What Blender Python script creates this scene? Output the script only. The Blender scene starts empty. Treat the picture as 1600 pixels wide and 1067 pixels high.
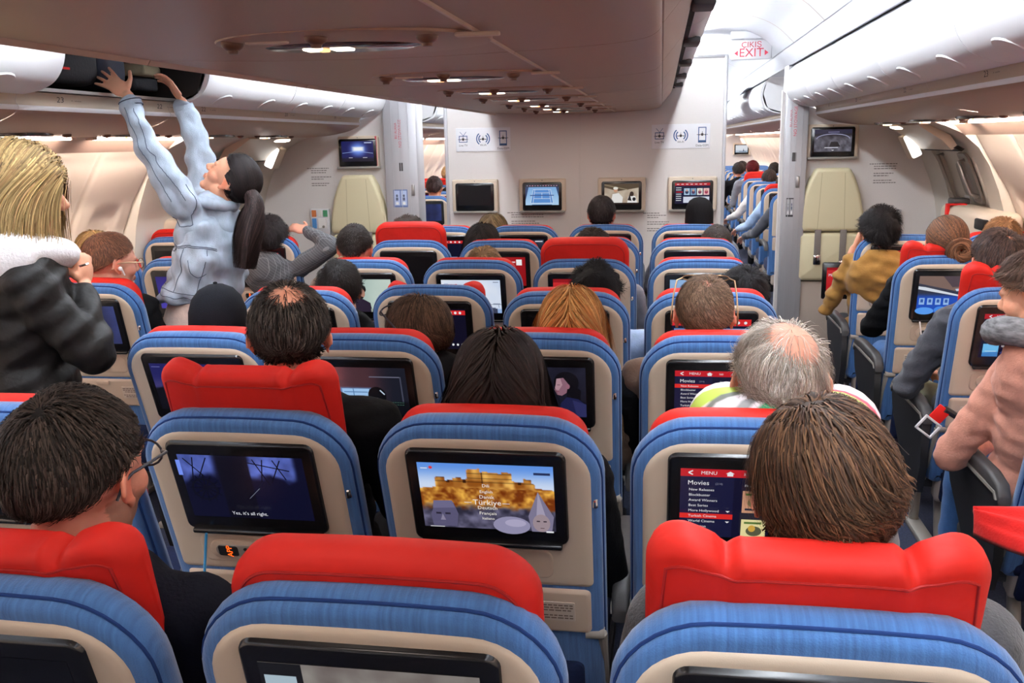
import bpy, bmesh, math, random
import numpy as np
from mathutils import Matrix, Vector, Euler

SC = bpy.context.scene
COL = SC.collection
rad = math.radians
PI = math.pi
RND = random.Random(11)


# ------------------------------------------------------------------ helpers
def S(r, g, b):
    """sRGB 0-255 -> linear tuple"""
    out = []
    for c in (r, g, b):
        c = c / 255.0
        out.append(c / 12.92 if c <= 0.04045 else ((c + 0.055) / 1.055) ** 2.4)
    return tuple(out)


def lin(a):
    a = np.clip(np.asarray(a, float), 0, 1)
    return np.where(a <= 0.04045, a / 12.92, ((a + 0.055) / 1.055) ** 2.4)


def link(o, parent=None):
    COL.objects.link(o)
    if parent is not None:
        o.parent = parent
    return o


def tag(o, label=None, cat=None, group=None, kind=None):
    if label:
        o['label'] = label
    if cat:
        o['category'] = cat
    if group:
        o['group'] = group
    if kind:
        o['kind'] = kind
    return o


def empty(name, loc=(0, 0, 0), rotz=0, parent=None):
    o = bpy.data.objects.new(name, None)
    o.empty_display_size = 0.1
    o.location = loc
    o.rotation_euler = (0, 0, rotz)
    return link(o, parent)


def copy_tree(o, parent=None):
    c = o.copy()
    COL.objects.link(c)
    if parent is not None:
        c.parent = parent
    for ch in list(o.children):
        copy_tree(ch, c)
    return c


def mk(name, V, F, mats, parent=None, smooth=True, sharp=40, midx=None, cols=None, loc=None, rot=None):
    me = bpy.data.meshes.new(name)
    me.from_pydata([tuple(map(float, p)) for p in V] if not isinstance(V, np.ndarray) else V.tolist(), [], F)
    if not isinstance(mats, (list, tuple)):
        mats = [mats]
    for m in mats:
        me.materials.append(m)
    if midx is not None and len(mats) > 1:
        me.polygons.foreach_set('material_index', np.asarray(midx, np.int32))
    if cols is not None:
        a = me.color_attributes.new('col', 'FLOAT_COLOR', 'POINT')
        cc = np.ones((len(me.vertices), 4), np.float32)
        cc[:, :3] = cols
        a.data.foreach_set('color', cc.ravel())
    if smooth:
        me.polygons.foreach_set('use_smooth', np.ones(len(me.polygons), bool))
        if sharp:
            me.set_sharp_from_angle(angle=rad(sharp))
    me.update()
    o = bpy.data.objects.new(name, me)
    if loc is not None:
        o.location = loc
    if rot is not None:
        o.rotation_euler = rot
    return link(o, parent)


class G:
    """collects shapes, builds ONE mesh object"""

    def __init__(s):
        s.v, s.f, s.m, s.c = [], [], [], []
        s.mi = 0
        s.col = (1, 1, 1)

    def add(s, V, F):
        o = len(s.v)
        for p in V:
            s.v.append((float(p[0]), float(p[1]), float(p[2])))
            s.c.append(s.col)
        for f in F:
            s.f.append(tuple(int(i) + o for i in f))
            s.m.append(s.mi)
        return s

    def box(s, x0, x1, y0, y1, z0, z1):
        V = [(x0, y0, z0), (x1, y0, z0), (x1, y1, z0), (x0, y1, z0), (x0, y0, z1), (x1, y0, z1), (x1, y1, z1), (x0, y1, z1)]
        F = [(3, 2, 1, 0), (4, 5, 6, 7), (0, 1, 5, 4), (1, 2, 6, 5), (2, 3, 7, 6), (3, 0, 4, 7)]
        return s.add(V, F)

    def rbox(s, x0, x1, y0, y1, z0, z1, r=0.01, seg=2, M=None):
        bm = bmesh.new()
        bmesh.ops.create_cube(bm, size=1.0)
        for v in bm.verts:
            v.co = Vector(((x0 + x1) / 2 + v.co.x * (x1 - x0), (y0 + y1) / 2 + v.co.y * (y1 - y0), (z0 + z1) / 2 + v.co.z * (z1 - z0)))
        r = min(r, .49 * min(x1 - x0, y1 - y0, z1 - z0))
        bmesh.ops.bevel(bm, geom=list(bm.edges), offset=r, segments=seg, profile=0.5, affect='EDGES')
        bm.verts.index_update()
        V = [M @ v.co if M is not None else v.co for v in bm.verts]
        F = [[v.index for v in f.verts] for f in bm.faces]
        bm.free()
        return s.add(V, F)

    def loft(s, rings, cap0=True, cap1=True, closed=True):
        n = len(rings[0])
        V = [p for r in rings for p in r]
        F = []
        for i in range(len(rings) - 1):
            a, b = i * n, (i + 1) * n
            for j in range(n if closed else n - 1):
                k = (j + 1) % n
                F.append((a + j, a + k, b + k, b + j))
        if cap0:
            F.append(tuple(range(n - 1, -1, -1)))
        if cap1:
            F.append(tuple(range((len(rings) - 1) * n, len(rings) * n)))
        return s.add(V, F)

    def tube(s, pts, r, n=8, cap=True):
        pts = [Vector(p) for p in pts]
        if not isinstance(r, (list, tuple)):
            r = [r] * len(pts)
        rings = []
        up = Vector((0, 0, 1))
        prev = None
        for i, p in enumerate(pts):
            t = (pts[min(i + 1, len(pts) - 1)] - pts[max(i - 1, 0)])
            if t.length < 1e-9:
                t = Vector((0, 0, 1))
            t.normalize()
            if prev is None:
                a = up if abs(t.dot(up)) < .9 else Vector((1, 0, 0))
                u = t.cross(a).normalized()
            else:
                u = (prev - t * prev.dot(t))
                u = u.normalized() if u.length > 1e-6 else t.orthogonal().normalized()
            prev = u
            w = t.cross(u)
            rings.append([p + (u * math.cos(2 * PI * k / n) + w * math.sin(2 * PI * k / n)) * r[i] for k in range(n)])
        return s.loft(rings, cap, cap)

    def cyl(s, a, b, r, n=16):
        return s.tube([a, b], r, n)

    def ell(s, c, r, M=None, nu=16, nv=10):
        c = Vector(c)
        V = []
        for i in range(1, nv):
            th = PI * i / nv
            for j in range(nu):
                ph = 2 * PI * j / nu
                q = Vector((math.sin(th) * math.cos(ph) * r[0], math.sin(th) * math.sin(ph) * r[1], math.cos(th) * r[2]))
                V.append(c + (M @ q if M is not None else q))
        q = Vector((0, 0, r[2]))
        V.append(c + (M @ q if M is not None else q))
        V.append(c - (M @ q if M is not None else q))
        F = []
        for i in range(nv - 2):
            for j in range(nu):
                k = (j + 1) % nu
                F.append((i * nu + j, (i + 1) * nu + j, (i + 1) * nu + k, i * nu + k))
        t = len(V) - 2
        for j in range(nu):
            k = (j + 1) % nu
            F.append((t, j, k))
            F.append((t + 1, (nv - 2) * nu + k, (nv - 2) * nu + j))
        return s.add(V, F)

    def capsule(s, a, b, ra, rb, n=14):
        a, b = Vector(a), Vector(b)
        t = b - a
        L = t.length
        if L < 1e-6:
            return s.ell(a, (ra, ra, ra))
        t /= L
        P, Rr = [], []
        for k in range(1, 4):
            th = PI / 2 * k / 4
            P.append(a - t * ra * math.cos(th))
            Rr.append(ra * math.sin(th))
        P.append(a); Rr.append(ra)
        P.append(b); Rr.append(rb)
        for k in range(1, 4):
            th = PI / 2 * k / 4
            P.append(b + t * rb * math.sin(th))
            Rr.append(rb * math.cos(th))
        return s.tube(P, Rr, n)

    def poly(s, pts):
        return s.add(pts, [tuple(range(len(pts)))])

    def build(s, name, mats, parent=None, smooth=True, sharp=40, loc=None, rot=None, usecol=False):
        return mk(name, s.v, s.f, mats, parent, smooth, sharp, s.m, np.array(s.c) if usecol else None, loc, rot)


def extrude_profile(g, prof, y0, y1, closed=False, cap=False):
    """prof: list of (x,z) -> surface along Y"""
    r0 = [(x, y0, z) for x, z in prof]
    r1 = [(x, y1, z) for x, z in prof]
    g.loft([r0, r1], cap, cap, closed)


def smooth_prof(pts, n=4):
    """Catmull-Rom through points"""
    out = []
    P = [np.array(p, float) for p in pts]
    for i in range(len(P) - 1):
        p0 = P[max(i - 1, 0)]; p1 = P[i]; p2 = P[i + 1]; p3 = P[min(i + 2, len(P) - 1)]
        for k in range(n):
            t = k / n
            out.append(tuple(.5 * ((2 * p1) + (-p0 + p2) * t + (2 * p0 - 5 * p1 + 4 * p2 - p3) * t * t + (-p0 + 3 * p1 - 3 * p2 + p3) * t ** 3)))
    out.append(tuple(P[-1]))
    return out


def rrect(x0, x1, z0, z1, r, n=6, rb=None):
    """rounded rectangle outline in (x,z), counter-clockwise seen from -y; r top radius, rb bottom radius"""
    rb = r if rb is None else rb
    pts = []
    for (cx, cz, a0, rr) in ((x1 - rb, z0 + rb, -90, rb), (x1 - r, z1 - r, 0, r), (x0 + r, z1 - r, 90, r), (x0 + rb, z0 + rb, 180, rb)):
        for k in range(n + 1):
            a = rad(a0 + 90 * k / n)
            pts.append((cx + rr * math.cos(a), cz + rr * math.sin(a)))
    return pts


def inset(pts, d):
    """offset a closed (x,z) CCW outline inward by d"""
    n = len(pts)
    P = np.array(pts, float)
    out = []
    for i in range(n):
        e1 = P[i] - P[i - 1]; e2 = P[(i + 1) % n] - P[i]
        l1 = np.hypot(*e1); l2 = np.hypot(*e2)
        if l1 < 1e-9: e1 = e2; l1 = l2
        if l2 < 1e-9: e2 = e1; l2 = l1
        n1 = np.array([-e1[1], e1[0]]) / l1; n2 = np.array([-e2[1], e2[0]]) / l2
        m = n1 + n2
        q = m @ m
        m = m * (2 / q) if q > .3 else m
        out.append(tuple(P[i] + m * d))
    return out


def rings_y(outline, spec):
    """spec: list of (inset, y) -> rings in xyz"""
    return [[(x, y, z) for x, z in inset(outline, d)] for d, y in spec]


# ------------------------------------------------------------------ text as mesh
_TXT = {}


def text_geo(s, size=1.0, align='CENTER', res=2):
    key = (s, align, res)
    if key not in _TXT:
        cu = bpy.data.curves.new('t', 'FONT')
        cu.body = s
        cu.size = 1.0
        cu.align_x = align
        cu.align_y = 'CENTER'
        cu.resolution_u = res
        o = bpy.data.objects.new('t', cu)
        COL.objects.link(o)
        dg = bpy.context.evaluated_depsgraph_get()
        me = bpy.data.meshes.new_from_object(o.evaluated_get(dg))
        V = np.array([tuple(v.co) for v in me.vertices]).reshape(-1, 3)
        F = [tuple(p.vertices) for p in me.polygons]
        bpy.data.objects.remove(o)
        bpy.data.curves.remove(cu)
        bpy.data.meshes.remove(me)
        _TXT[key] = (V, F)
    V, F = _TXT[key]
    return V * size, F


# ------------------------------------------------------------------ materials
def new_mat(name):
    m = bpy.data.materials.new(name)
    m.use_nodes = True
    nt = m.node_tree
    nt.nodes.clear()
    out = nt.nodes.new('ShaderNodeOutputMaterial')
    b = nt.nodes.new('ShaderNodeBsdfPrincipled')
    nt.links.new(b.outputs[0], out.inputs[0])
    return m, nt, b


def P(name, col, rough=.5, spec=.5, metal=0., bump=None, vary=None, coat=0., sheen=0., emit=None, estr=0., attr=False, alpha=None, sss=0.):
    """bump=(scale,strength,stretch xyz); vary=(scale,amount,stretch)"""
    m, nt, b = new_mat(name)
    N, L = nt.nodes.new, nt.links.new
    b.inputs['Base Color'].default_value = (*col, 1)
    b.inputs['Roughness'].default_value = rough
    b.inputs['Specular IOR Level'].default_value = spec
    b.inputs['Metallic'].default_value = metal
    if coat:
        b.inputs['Coat Weight'].default_value = coat
        b.inputs['Coat Roughness'].default_value = .1
    if sheen:
        b.inputs['Sheen Weight'].default_value = sheen
    if sss:
        b.inputs['Subsurface Weight'].default_value = sss
        b.inputs['Subsurface Radius'].default_value = (.012, .005, .003)
        b.inputs['Subsurface Scale'].default_value = 1.0
    if emit:
        b.inputs['Emission Color'].default_value = (*emit, 1)
        b.inputs['Emission Strength'].default_value = estr
    src = None
    if attr:
        a = N('ShaderNodeAttribute')
        a.attribute_name = 'col'
        src = a.outputs['Color']
    tc = None

    def coords(scale, stretch):
        nonlocal tc
        if tc is None:
            tc = N('ShaderNodeTexCoord')
        mp = N('ShaderNodeMapping')
        mp.inputs['Scale'].default_value = tuple(scale * q for q in stretch)
        L(tc.outputs['Object'], mp.inputs[0])
        return mp.outputs[0]
    if vary:
        sc, amt, st = vary
        nz = N('ShaderNodeTexNoise')
        nz.inputs['Scale'].default_value = 1.0
        nz.inputs['Detail'].default_value = 3
        L(coords(sc, st), nz.inputs['Vector'])
        mr = N('ShaderNodeMapRange')
        mr.inputs[1].default_value = .3
        mr.inputs[2].default_value = .7
        mr.inputs[3].default_value = 1 - amt
        mr.inputs[4].default_value = 1 + amt
        L(nz.outputs[0], mr.inputs[0])
        mx = N('ShaderNodeMix')
        mx.data_type = 'RGBA'
        mx.blend_type = 'MULTIPLY'
        mx.inputs[0].default_value = 1
        if src is not None:
            L(src, mx.inputs[6])
        else:
            mx.inputs[6].default_value = (*col, 1)
        L(mr.outputs[0], mx.inputs[7])
        src = mx.outputs[2]
    if src is not None:
        L(src, b.inputs['Base Color'])
    if bump:
        sc, stg, st = bump
        nz = N('ShaderNodeTexNoise')
        nz.inputs['Scale'].default_value = 1.0
        nz.inputs['Detail'].default_value = 2
        L(coords(sc, st), nz.inputs['Vector'])
        bp = N('ShaderNodeBump')
        bp.inputs['Strength'].default_value = stg
        bp.inputs['Distance'].default_value = .004
        L(nz.outputs[0], bp.inputs['Height'])
        L(bp.outputs[0], b.inputs['Normal'])
    return m


def E(name, col, strength):
    m = bpy.data.materials.new(name)
    m.use_nodes = True
    nt = m.node_tree
    nt.nodes.clear()
    out = nt.nodes.new('ShaderNodeOutputMaterial')
    e = nt.nodes.new('ShaderNodeEmission')
    e.inputs[0].default_value = (*col, 1)
    e.inputs[1].default_value = strength
    nt.links.new(e.outputs[0], out.inputs[0])
    return m


U3 = (1, 1, 1)
MT = {}
MT['blue'] = P('blue_fabric', S(64, 105, 158), .85, .2, bump=(420, .25, U3), vary=(90, .22, (2.2, .10, .10)), sheen=.3)
MT['blue_dark'] = P('blue_fabric_dark', S(40, 70, 128), .85, .2, bump=(400, .25, U3), vary=(50, .25, (.35, 3, 3)))
MT['seam'] = P('blue_seam', S(30, 52, 100), .9, .1)
MT['red'] = P('red_leatherette', S(192, 28, 17), .62, .25, bump=(24, .55, (1, 1, 1.6)), vary=(9, .10, U3))
MT['red_seam'] = P('red_stitching', S(150, 16, 12), .6, .3)
MT['cream'] = P('cream_plastic', S(208, 192, 172), .42, .4, bump=(700, .06, U3))
MT['cream2'] = P('cream_plastic_lower', S(202, 182, 162), .45, .4, bump=(700, .06, U3))
MT['bezel'] = P('black_bezel', (.006, .006, .007), .22, .5)
MT['black'] = P('black_plastic', (.012, .012, .013), .45, .4)
MT['charcoal'] = P('charcoal_plastic', S(62, 60, 60), .5, .4, bump=(300, .1, U3))
MT['gray'] = P('gray_plastic', S(150, 145, 138), .45, .4)
MT['metal'] = P('brushed_metal', S(170, 168, 166), .35, .5, metal=.8)
MT['chrome'] = P('chrome', S(215, 215, 215), .15, .5, metal=1.)
MT['navy'] = P('navy_fabric', S(22, 32, 62), .9, .2, bump=(300, .2, U3), vary=(60, .15, U3))
MT['label'] = P('placard_print', S(120, 104, 94), .6, .3)
MT['labelbase'] = P('placard_base', S(206, 192, 178), .4, .4)
MT['led'] = E('led_digits', S(255, 90, 20), 2.2)
MT['beltred'] = P('red_webbing', S(220, 30, 25), .6, .3)
MT['white'] = P('white_plastic', S(228, 228, 232), .4, .4)
MT['bin'] = P('bin_white', S(248, 249, 252), .35, .4)
MT['ceil'] = P('ceiling_white', S(240, 242, 248), .6, .3)
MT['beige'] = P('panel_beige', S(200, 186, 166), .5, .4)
MT['under'] = P('underside_light_tinted', S(158, 124, 104), .38, .45, bump=(500, .05, U3))  # warm, dim bounce light is tinted into this brown base colour
MT['under2'] = P('underside_trim', S(200, 176, 158), .35, .45)
MT['wall'] = P('bulkhead_laminate', S(222, 217, 214), .5, .35, bump=(160, .08, U3), vary=(220, .02, U3))
MT['side'] = P('sidewall_panel', S(240, 228, 214), .5, .35)
MT['silver'] = P('silver_frame', S(186, 186, 190), .4, .5, metal=.35, vary=(20, .04, (1, 1, .05)))
MT['door'] = P('door_lining', S(206, 200, 190), .5, .35)
MT['carpet'] = P('carpet', S(46, 50, 66), .95, .1, bump=(300, .4, U3), vary=(120, .3, U3))
MT['jump'] = P('jump_seat_leather', S(222, 212, 176), .5, .35, bump=(60, .08, U3))
MT['webbing'] = P('gray_webbing', S(128, 120, 114), .8, .2, bump=(300, .2, (1, 1, .1)))
MT['console'] = P('console_laminate', S(186, 172, 160), .6, .3, bump=(250, .1, U3))
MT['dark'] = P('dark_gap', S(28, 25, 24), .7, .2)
MT['psu'] = P('psu_panel', S(96, 62, 48), .4, .4)
MT['psu_dark'] = P('psu_lens_dark', S(54, 30, 22), .15, .5)
MT['sky_lamp'] = E('ceiling_lamp', (0.90, 0.95, 1.0), 78.0)
MT['warm_lamp'] = E('sidewall_lamp', (1.0, .78, .68), 40.0)
MT['wash_lamp'] = E('wash_lamp', (1.0, .86, .74), 115.0)
MT['sign_lamp'] = E('lit_sign', (1.0, .98, .95), 2.5)
MT['amber'] = E('lit_amber', (1.0, .50, .22), 2.0)
MT['amberw'] = E('lit_warm_white', (1.0, .88, .74), 2.6)
MT['signred'] = P('sign_red', S(196, 60, 80), .5, .3)
MT['signblue'] = P('sign_blue', S(60, 92, 140), .5, .3)
MT['inkdark'] = P('ink_dark', S(70, 66, 66), .6, .2)
MT['inkgray'] = P('ink_gray', S(128, 122, 120), .6, .2)
MT['signwhite'] = P('sign_white', S(232, 232, 236), .4, .3)

# emissive picture screens: colours of the picture live in the mesh attribute
m, nt, b = new_mat('screen_picture')
a = nt.nodes.new('ShaderNodeAttribute')
a.attribute_name = 'col'
b.inputs['Base Color'].default_value = (.004, .004, .005, 1)
b.inputs['Roughness'].default_value = .25
b.inputs['Specular IOR Level'].default_value = .25
nt.links.new(a.outputs['Color'], b.inputs['Emission Color'])
b.inputs['Emission Strength'].default_value = .78
MT['screen'] = m
MT['print'] = P('printed_colours', (1, 1, 1), .5, .3, attr=True)
MT['skin'] = P('skin', (1, 1, 1), .5, .35, attr=True, bump=(180, .12, U3), sss=.08)
MT['hair'] = P('hair', (1, 1, 1), .62, .14, attr=True)
# ------------------------------------------------------------------ pictures on the screens
def vnoise(U, V, fx, fy, seed):
    r = np.random.default_rng(seed)
    gx, gy = int(fx) + 3, int(fy) + 3
    t = r.random((gy, gx))
    x = U * fx; y = V * fy
    xi = np.floor(x).astype(int); yi = np.floor(y).astype(int)
    fx_ = x - xi; fy_ = y - yi
    fx_ = fx_ * fx_ * (3 - 2 * fx_); fy_ = fy_ * fy_ * (3 - 2 * fy_)
    a = t[yi, xi]; b = t[yi, xi + 1]; c = t[yi + 1, xi]; d = t[yi + 1, xi + 1]
    return (a * (1 - fx_) + b * fx_) * (1 - fy_) + (c * (1 - fx_) + d * fx_) * fy_


def fbm(U, V, f, seed, o=3):
    s = 0; a = .5; t = 0
    for k in range(o):
        s = s + a * vnoise(U, V, f * 2 ** k, f * 2 ** k * .6, seed + k); t += a; a *= .5
    return s / t


def mixc(a, b, m):
    return np.asarray(a, float) * (1 - m[..., None]) + np.asarray(b, float) * m[..., None]


def sstep(a, b, x):
    t = np.clip((x - a) / (b - a), 0, 1)
    return t * t * (3 - 2 * t)


class Pic:
    """picture w x h metres, centred, facing -Y; u,v in 0..1 from top-left; colours sRGB 0-255"""

    def __init__(s, w, h):
        s.w, s.h = w, h
        s.V, s.F, s.C = [], [], []
        s.lay = 0

    def pt(s, u, v, l=None):
        l = s.lay if l is None else l
        return ((u - .5) * s.w, -.00025 * l, (.5 - v) * s.h)

    def raster(s, fn, nx=72, ny=42):
        U, V = np.meshgrid(np.linspace(0, 1, nx + 1), np.linspace(0, 1, ny + 1))
        c = np.clip(np.asarray(fn(U, V), float), 0, 255)
        o = len(s.V)
        for j in range(ny + 1):
            for i in range(nx + 1):
                s.V.append(s.pt(U[j, i], V[j, i])); s.C.append(tuple(c[j, i] / 255))
        for j in range(ny):
            for i in range(nx):
                a = o + j * (nx + 1) + i
                s.F.append((a, a + nx + 1, a + nx + 2, a + 1))
        s.lay += 1
        return s

    def poly(s, pts, col):
        o = len(s.V)
        for u, v in pts:
            s.V.append(s.pt(u, v)); s.C.append(tuple(c / 255 for c in col))
        # keep it facing -Y
        A = sum(pts[i][0] * pts[(i + 1) % len(pts)][1] - pts[(i + 1) % len(pts)][0] * pts[i][1] for i in range(len(pts)))
        idx = list(range(o, o + len(pts)))
        s.F.append(tuple(idx if A < 0 else idx[::-1]))
        s.lay += 1
        return s

    def rect(s, u0, v0, u1, v1, col):
        return s.poly([(u0, v0), (u0, v1), (u1, v1), (u1, v0)], col)

    def ell(s, u, v, ru, rv, col, n=18):
        return s.poly([(u + ru * math.cos(a), v + rv * math.sin(a)) for a in np.linspace(0, 2 * PI, n, endpoint=False)], col)

    def line(s, u0, v0, u1, v1, t, col):
        asp = s.w / s.h
        dx, dy = (u1 - u0) * asp, v1 - v0
        L = math.hypot(dx, dy) or 1
        nx, ny = -dy / L * t / asp, dx / L * t
        return s.poly([(u0 + nx, v0 + ny), (u1 + nx, v1 + ny), (u1 - nx, v1 - ny), (u0 - nx, v0 - ny)], col)

    def text(s, txt, u, v, size, col, align='LEFT'):
        """size = cap height-ish as fraction of the picture height"""
        V, F = text_geo(txt, size * s.h * 1.35, align)
        o = len(s.V)
        bx = (u - .5) * s.w; bz = (.5 - v) * s.h
        for p in V:
            s.V.append((bx + p[0], -.00025 * s.lay, bz + p[1])); s.C.append(tuple(c / 255 for c in col))
        for f in F:
            s.F.append(tuple(i + o for i in f))
        s.lay += 1
        return s

    def build(s, name, mat, parent, loc=(0, 0, 0)):
        V = np.array(s.V) + np.array(loc)
        return mk(name, V, s.F, mat, parent, smooth=False, cols=lin(np.array(s.C)))


W_ = (235, 235, 240)


def flat(col):
    return lambda U, V: np.ones(U.shape + (3,)) * np.array(col)


def menubar(p, col=(196, 28, 40), h=.11):
    p.rect(0, 0, 1, h, col)
    p.line(.055, h * .5, .085, h * .25, .008, W_); p.line(.055, h * .5, .085, h * .75, .008, W_)
    p.text('MENU', .14, h * .5, .05, W_)
    p.poly([(.31, h * .5), (.34, h * .2), (.37, h * .5)], W_); p.rect(.32, h * .5, .36, h * .8, W_)
    p.text('360', .43, h * .5, .035, W_)
    p.ell(.57, h * .5, .018, .035, W_); p.text('SEATS', .60, h * .5, .045, W_)
    for k in range(3):
        p.ell(.83 + .055 * k, h * .5, .013, .022, W_)


def movies(p, hot=0, seed=3):
    p.raster(flat((16, 16, 44)), 2, 2)
    p.rect(0, .11, .37, 1, (22, 24, 58))
    menubar(p)
    p.text('Movies', .05, .19, .065, W_); p.text('(214)', .24, .195, .03, (140, 140, 160))
    items = ['New Releases', 'Blockbuster', 'Award Winners', 'Best Series', 'More Hollywood', 'Turkish Cinema', 'World Cinema', 'Animation', 'By Language', 'All Movies']
    for i, t in enumerate(items):
        v = .285 + i * .076
        if i == hot:
            p.rect(0, v - .037, .37, v + .037, (222, 44, 40))
        p.text(t, .06, v, .038, W_)
        if i in (4, 6):
            p.poly([(.32, v - .01), (.35, v - .01), (.335, v + .015)], W_)
    p.text('Filter', .44, .19, .035, W_); p.poly([(.54, .175), (.57, .175), (.555, .205)], W_)
    p.text('All', .61, .19, .035, W_); p.text('Released', .68, .19, .035, W_)
    r = random.Random(seed)
    for rr in range(2):
        for cc in range(3):
            u0, v0 = .43 + cc * .195, .26 + rr * .40
            c = [(226, 230, 224), (178, 196, 214), (232, 220, 160), (90, 110, 150), (60, 60, 80), (204, 150, 120)][(rr * 3 + cc + seed) % 6]
            p.rect(u0, v0, u0 + .17, v0 + .32, c)
            p.ell(u0 + .09, v0 + .17, .055, .075, (r.randint(60, 140), r.randint(90, 160), r.randint(40, 110)))
            p.ell(u0 + .075, v0 + .13, .025, .05, (r.randint(160, 230), r.randint(150, 200), r.randint(60, 120)))
            p.rect(u0 + .02, v0 + .25, u0 + .15, v0 + .28, (40, 44, 60))
            p.rect(u0 + .02, v0 + .03, u0 + .14, v0 + .06, (90, 120, 60))


def pic_off(p):
    p.raster(flat((3, 3, 4)), 2, 2)


def pic_ship(p):
    def f(U, V):
        c = np.ones(U.shape + (3,)) * np.array((10, 12, 40.))
        sky = np.array((110, 132, 232.))
        nz = fbm(U, V, 7, 3)
        lft = sstep(.31, .24, U) * sstep(.46, .30, V + .35 * U + .25 * (nz - .5))
        rgt = sstep(.53, .58, U + .1 * (nz - .5)) * sstep(.95, .90, U) * sstep(.44, .30, V + .12 * (U - .6) + .3 * (nz - .5))
        c = mixc(c, sky, np.clip((lft + rgt) * (.35 + .8 * nz), 0, 1))
        c = mixc(c, (7, 7, 22), sstep(.22, .20, np.abs(U - .43)) * sstep(-.1, .1, V) * .85 * (np.abs(U - .43) < .13))
        return c
    p.raster(f, 90, 54)
    D = (8, 9, 24)
    for a in np.linspace(0, 2 * PI, 12, endpoint=False):
        p.line(.17, .52, .17 + .13 * math.cos(a), .52 + .23 * math.sin(a), .009, D)
    for k in range(20):
        a = 2 * PI * k / 20; b = 2 * PI * (k + 1) / 20
        p.line(.17 + .10 * math.cos(a), .52 + .17 * math.sin(a), .17 + .10 * math.cos(b), .52 + .17 * math.sin(b), .014, D)
    for (a, b, c, d) in ((.06, .02, .2, .3), (.14, .0, .10, .36), (.25, .0, .16, .3), (.62, .0, .72, .4), (.70, .0, .66, .35), (.78, 0, .86, .3), (.84, 0, .74, .36), (.58, .05, .9, .16)):
        p.line(a, b, c, d, .008, D)
    p.rect(.0, .04, .035, .28, (120, 150, 250))
    p.line(.53, .62, .63, .45, .003, (130, 140, 160))
    p.text("Yes, it's all right.", .5, .87, .055, (235, 236, 245), 'CENTER')


def pic_turkiye(p):
    def f(U, V):
        sky = mixc((96, 150, 235), (210, 225, 250), sstep(0, .35, V))
        n = fbm(U, V, 16, 5, 4); n2 = vnoise(U, V, 46, 30, 9)
        rock = mixc((120, 52, 12), (250, 190, 80), np.clip((n - .3) * 1.9 + (n2 - .5) * .55, 0, 1))
        skyline = .20 + .10 * np.abs(U - .5) * 2 - .14 * ((U > .36) & (U < .46)) - .12 * ((U > .62) & (U < .70)) - .09 * ((U > .46) & (U < .62)) - .06 * ((U > .12) & (U < .20)) + .09 * (U < .12) + .06 * (U > .86) - .03 * ((U > .25) & (U < .32)) - .06 * ((U > .78) & (U < .84))
        c = np.where((V < skyline)[..., None], sky, rock)
        tow = (V > skyline) & (V < .36)
        c = np.where(tow[..., None], mixc((150, 84, 26), (246, 190, 96), np.clip((vnoise(U, V, 26, 10, 2) - .25) * 1.5, 0, 1)), c)
        gap = (V < .30) & (V > skyline) & ((np.abs(U - .345) < .012) | (np.abs(U - .22) < .012) | (np.abs(U - .75) < .015) | (np.abs(U - .475) < .008))
        c = np.where(gap[..., None], np.array((70, 34, 14)), c)
        for yy in (.145, .21, .275):
            c = np.where((tow & (np.abs(V - yy) < .009))[..., None], c * .62, c)
        gr = mixc((46, 44, 62), (120, 116, 146), np.clip((fbm(U, V, 14, 21, 3) - .3) * 2, 0, 1))
        m = sstep(.62, .72, V + (n - .5) * .15)
        c = c * (1 - m[..., None]) + gr * m[..., None]
        return c
    p.raster(f, 120, 70)
    st = (128, 122, 150)
    p.poly([(.10, .62), (.24, .60), (.27, .78), (.25, .98), (.07, .98), (.06, .8)], (92, 88, 120))
    p.poly([(.09, .58), (.23, .57), (.25, .68), (.08, .70)], (112, 108, 142))
    p.rect(.10, .76, .14, .79, (46, 42, 60)); p.rect(.17, .76, .21, .79, (46, 42, 60)); p.poly([(.15, .78), (.17, .88), (.13, .88)], (140, 134, 160))
    p.ell(.67, .92, .14, .14, (150, 146, 178), 24); p.ell(.70, .88, .08, .06, (176, 170, 200))
    p.poly([(.88, .38), (.80, .76), (.82, 1.0), (.97, 1.0), (.99, .76)], st)
    p.poly([(.88, .38), (.86, .76), (.93, .76)], (166, 158, 182))
    p.ell(.895, .86, .065, .14, (160, 142, 150)); p.rect(.86, .82, .885, .84, (60, 50, 60)); p.rect(.91, .82, .935, .84, (60, 50, 60)); p.rect(.885, .93, .915, .94, (90, 66, 70))
    for t, v, s in (('Dili', .31, .05), ('English', .40, .045), ('Dansk', .48, .055), ('Türkiye', .565, .085), ('Deutsch', .645, .055), ('Français', .73, .05), ('Italiano', .81, .04)):
        p.text(t, .5, v, s, (250, 244, 236), 'CENTER')
    p.rect(.33, .56, .385, .568, W_); p.rect(.615, .56, .67, .568, W_)
    p.ell(.105, .045, .014, .022, (220, 60, 70)); p.rect(.03, .05, .08, .065, (220, 228, 245))
    p.rect(.86, .07, .98, .105, (40, 50, 90)); p.rect(.05, .955, .16, .965, W_); p.rect(.93, .96, .985, .985, W_)


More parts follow.
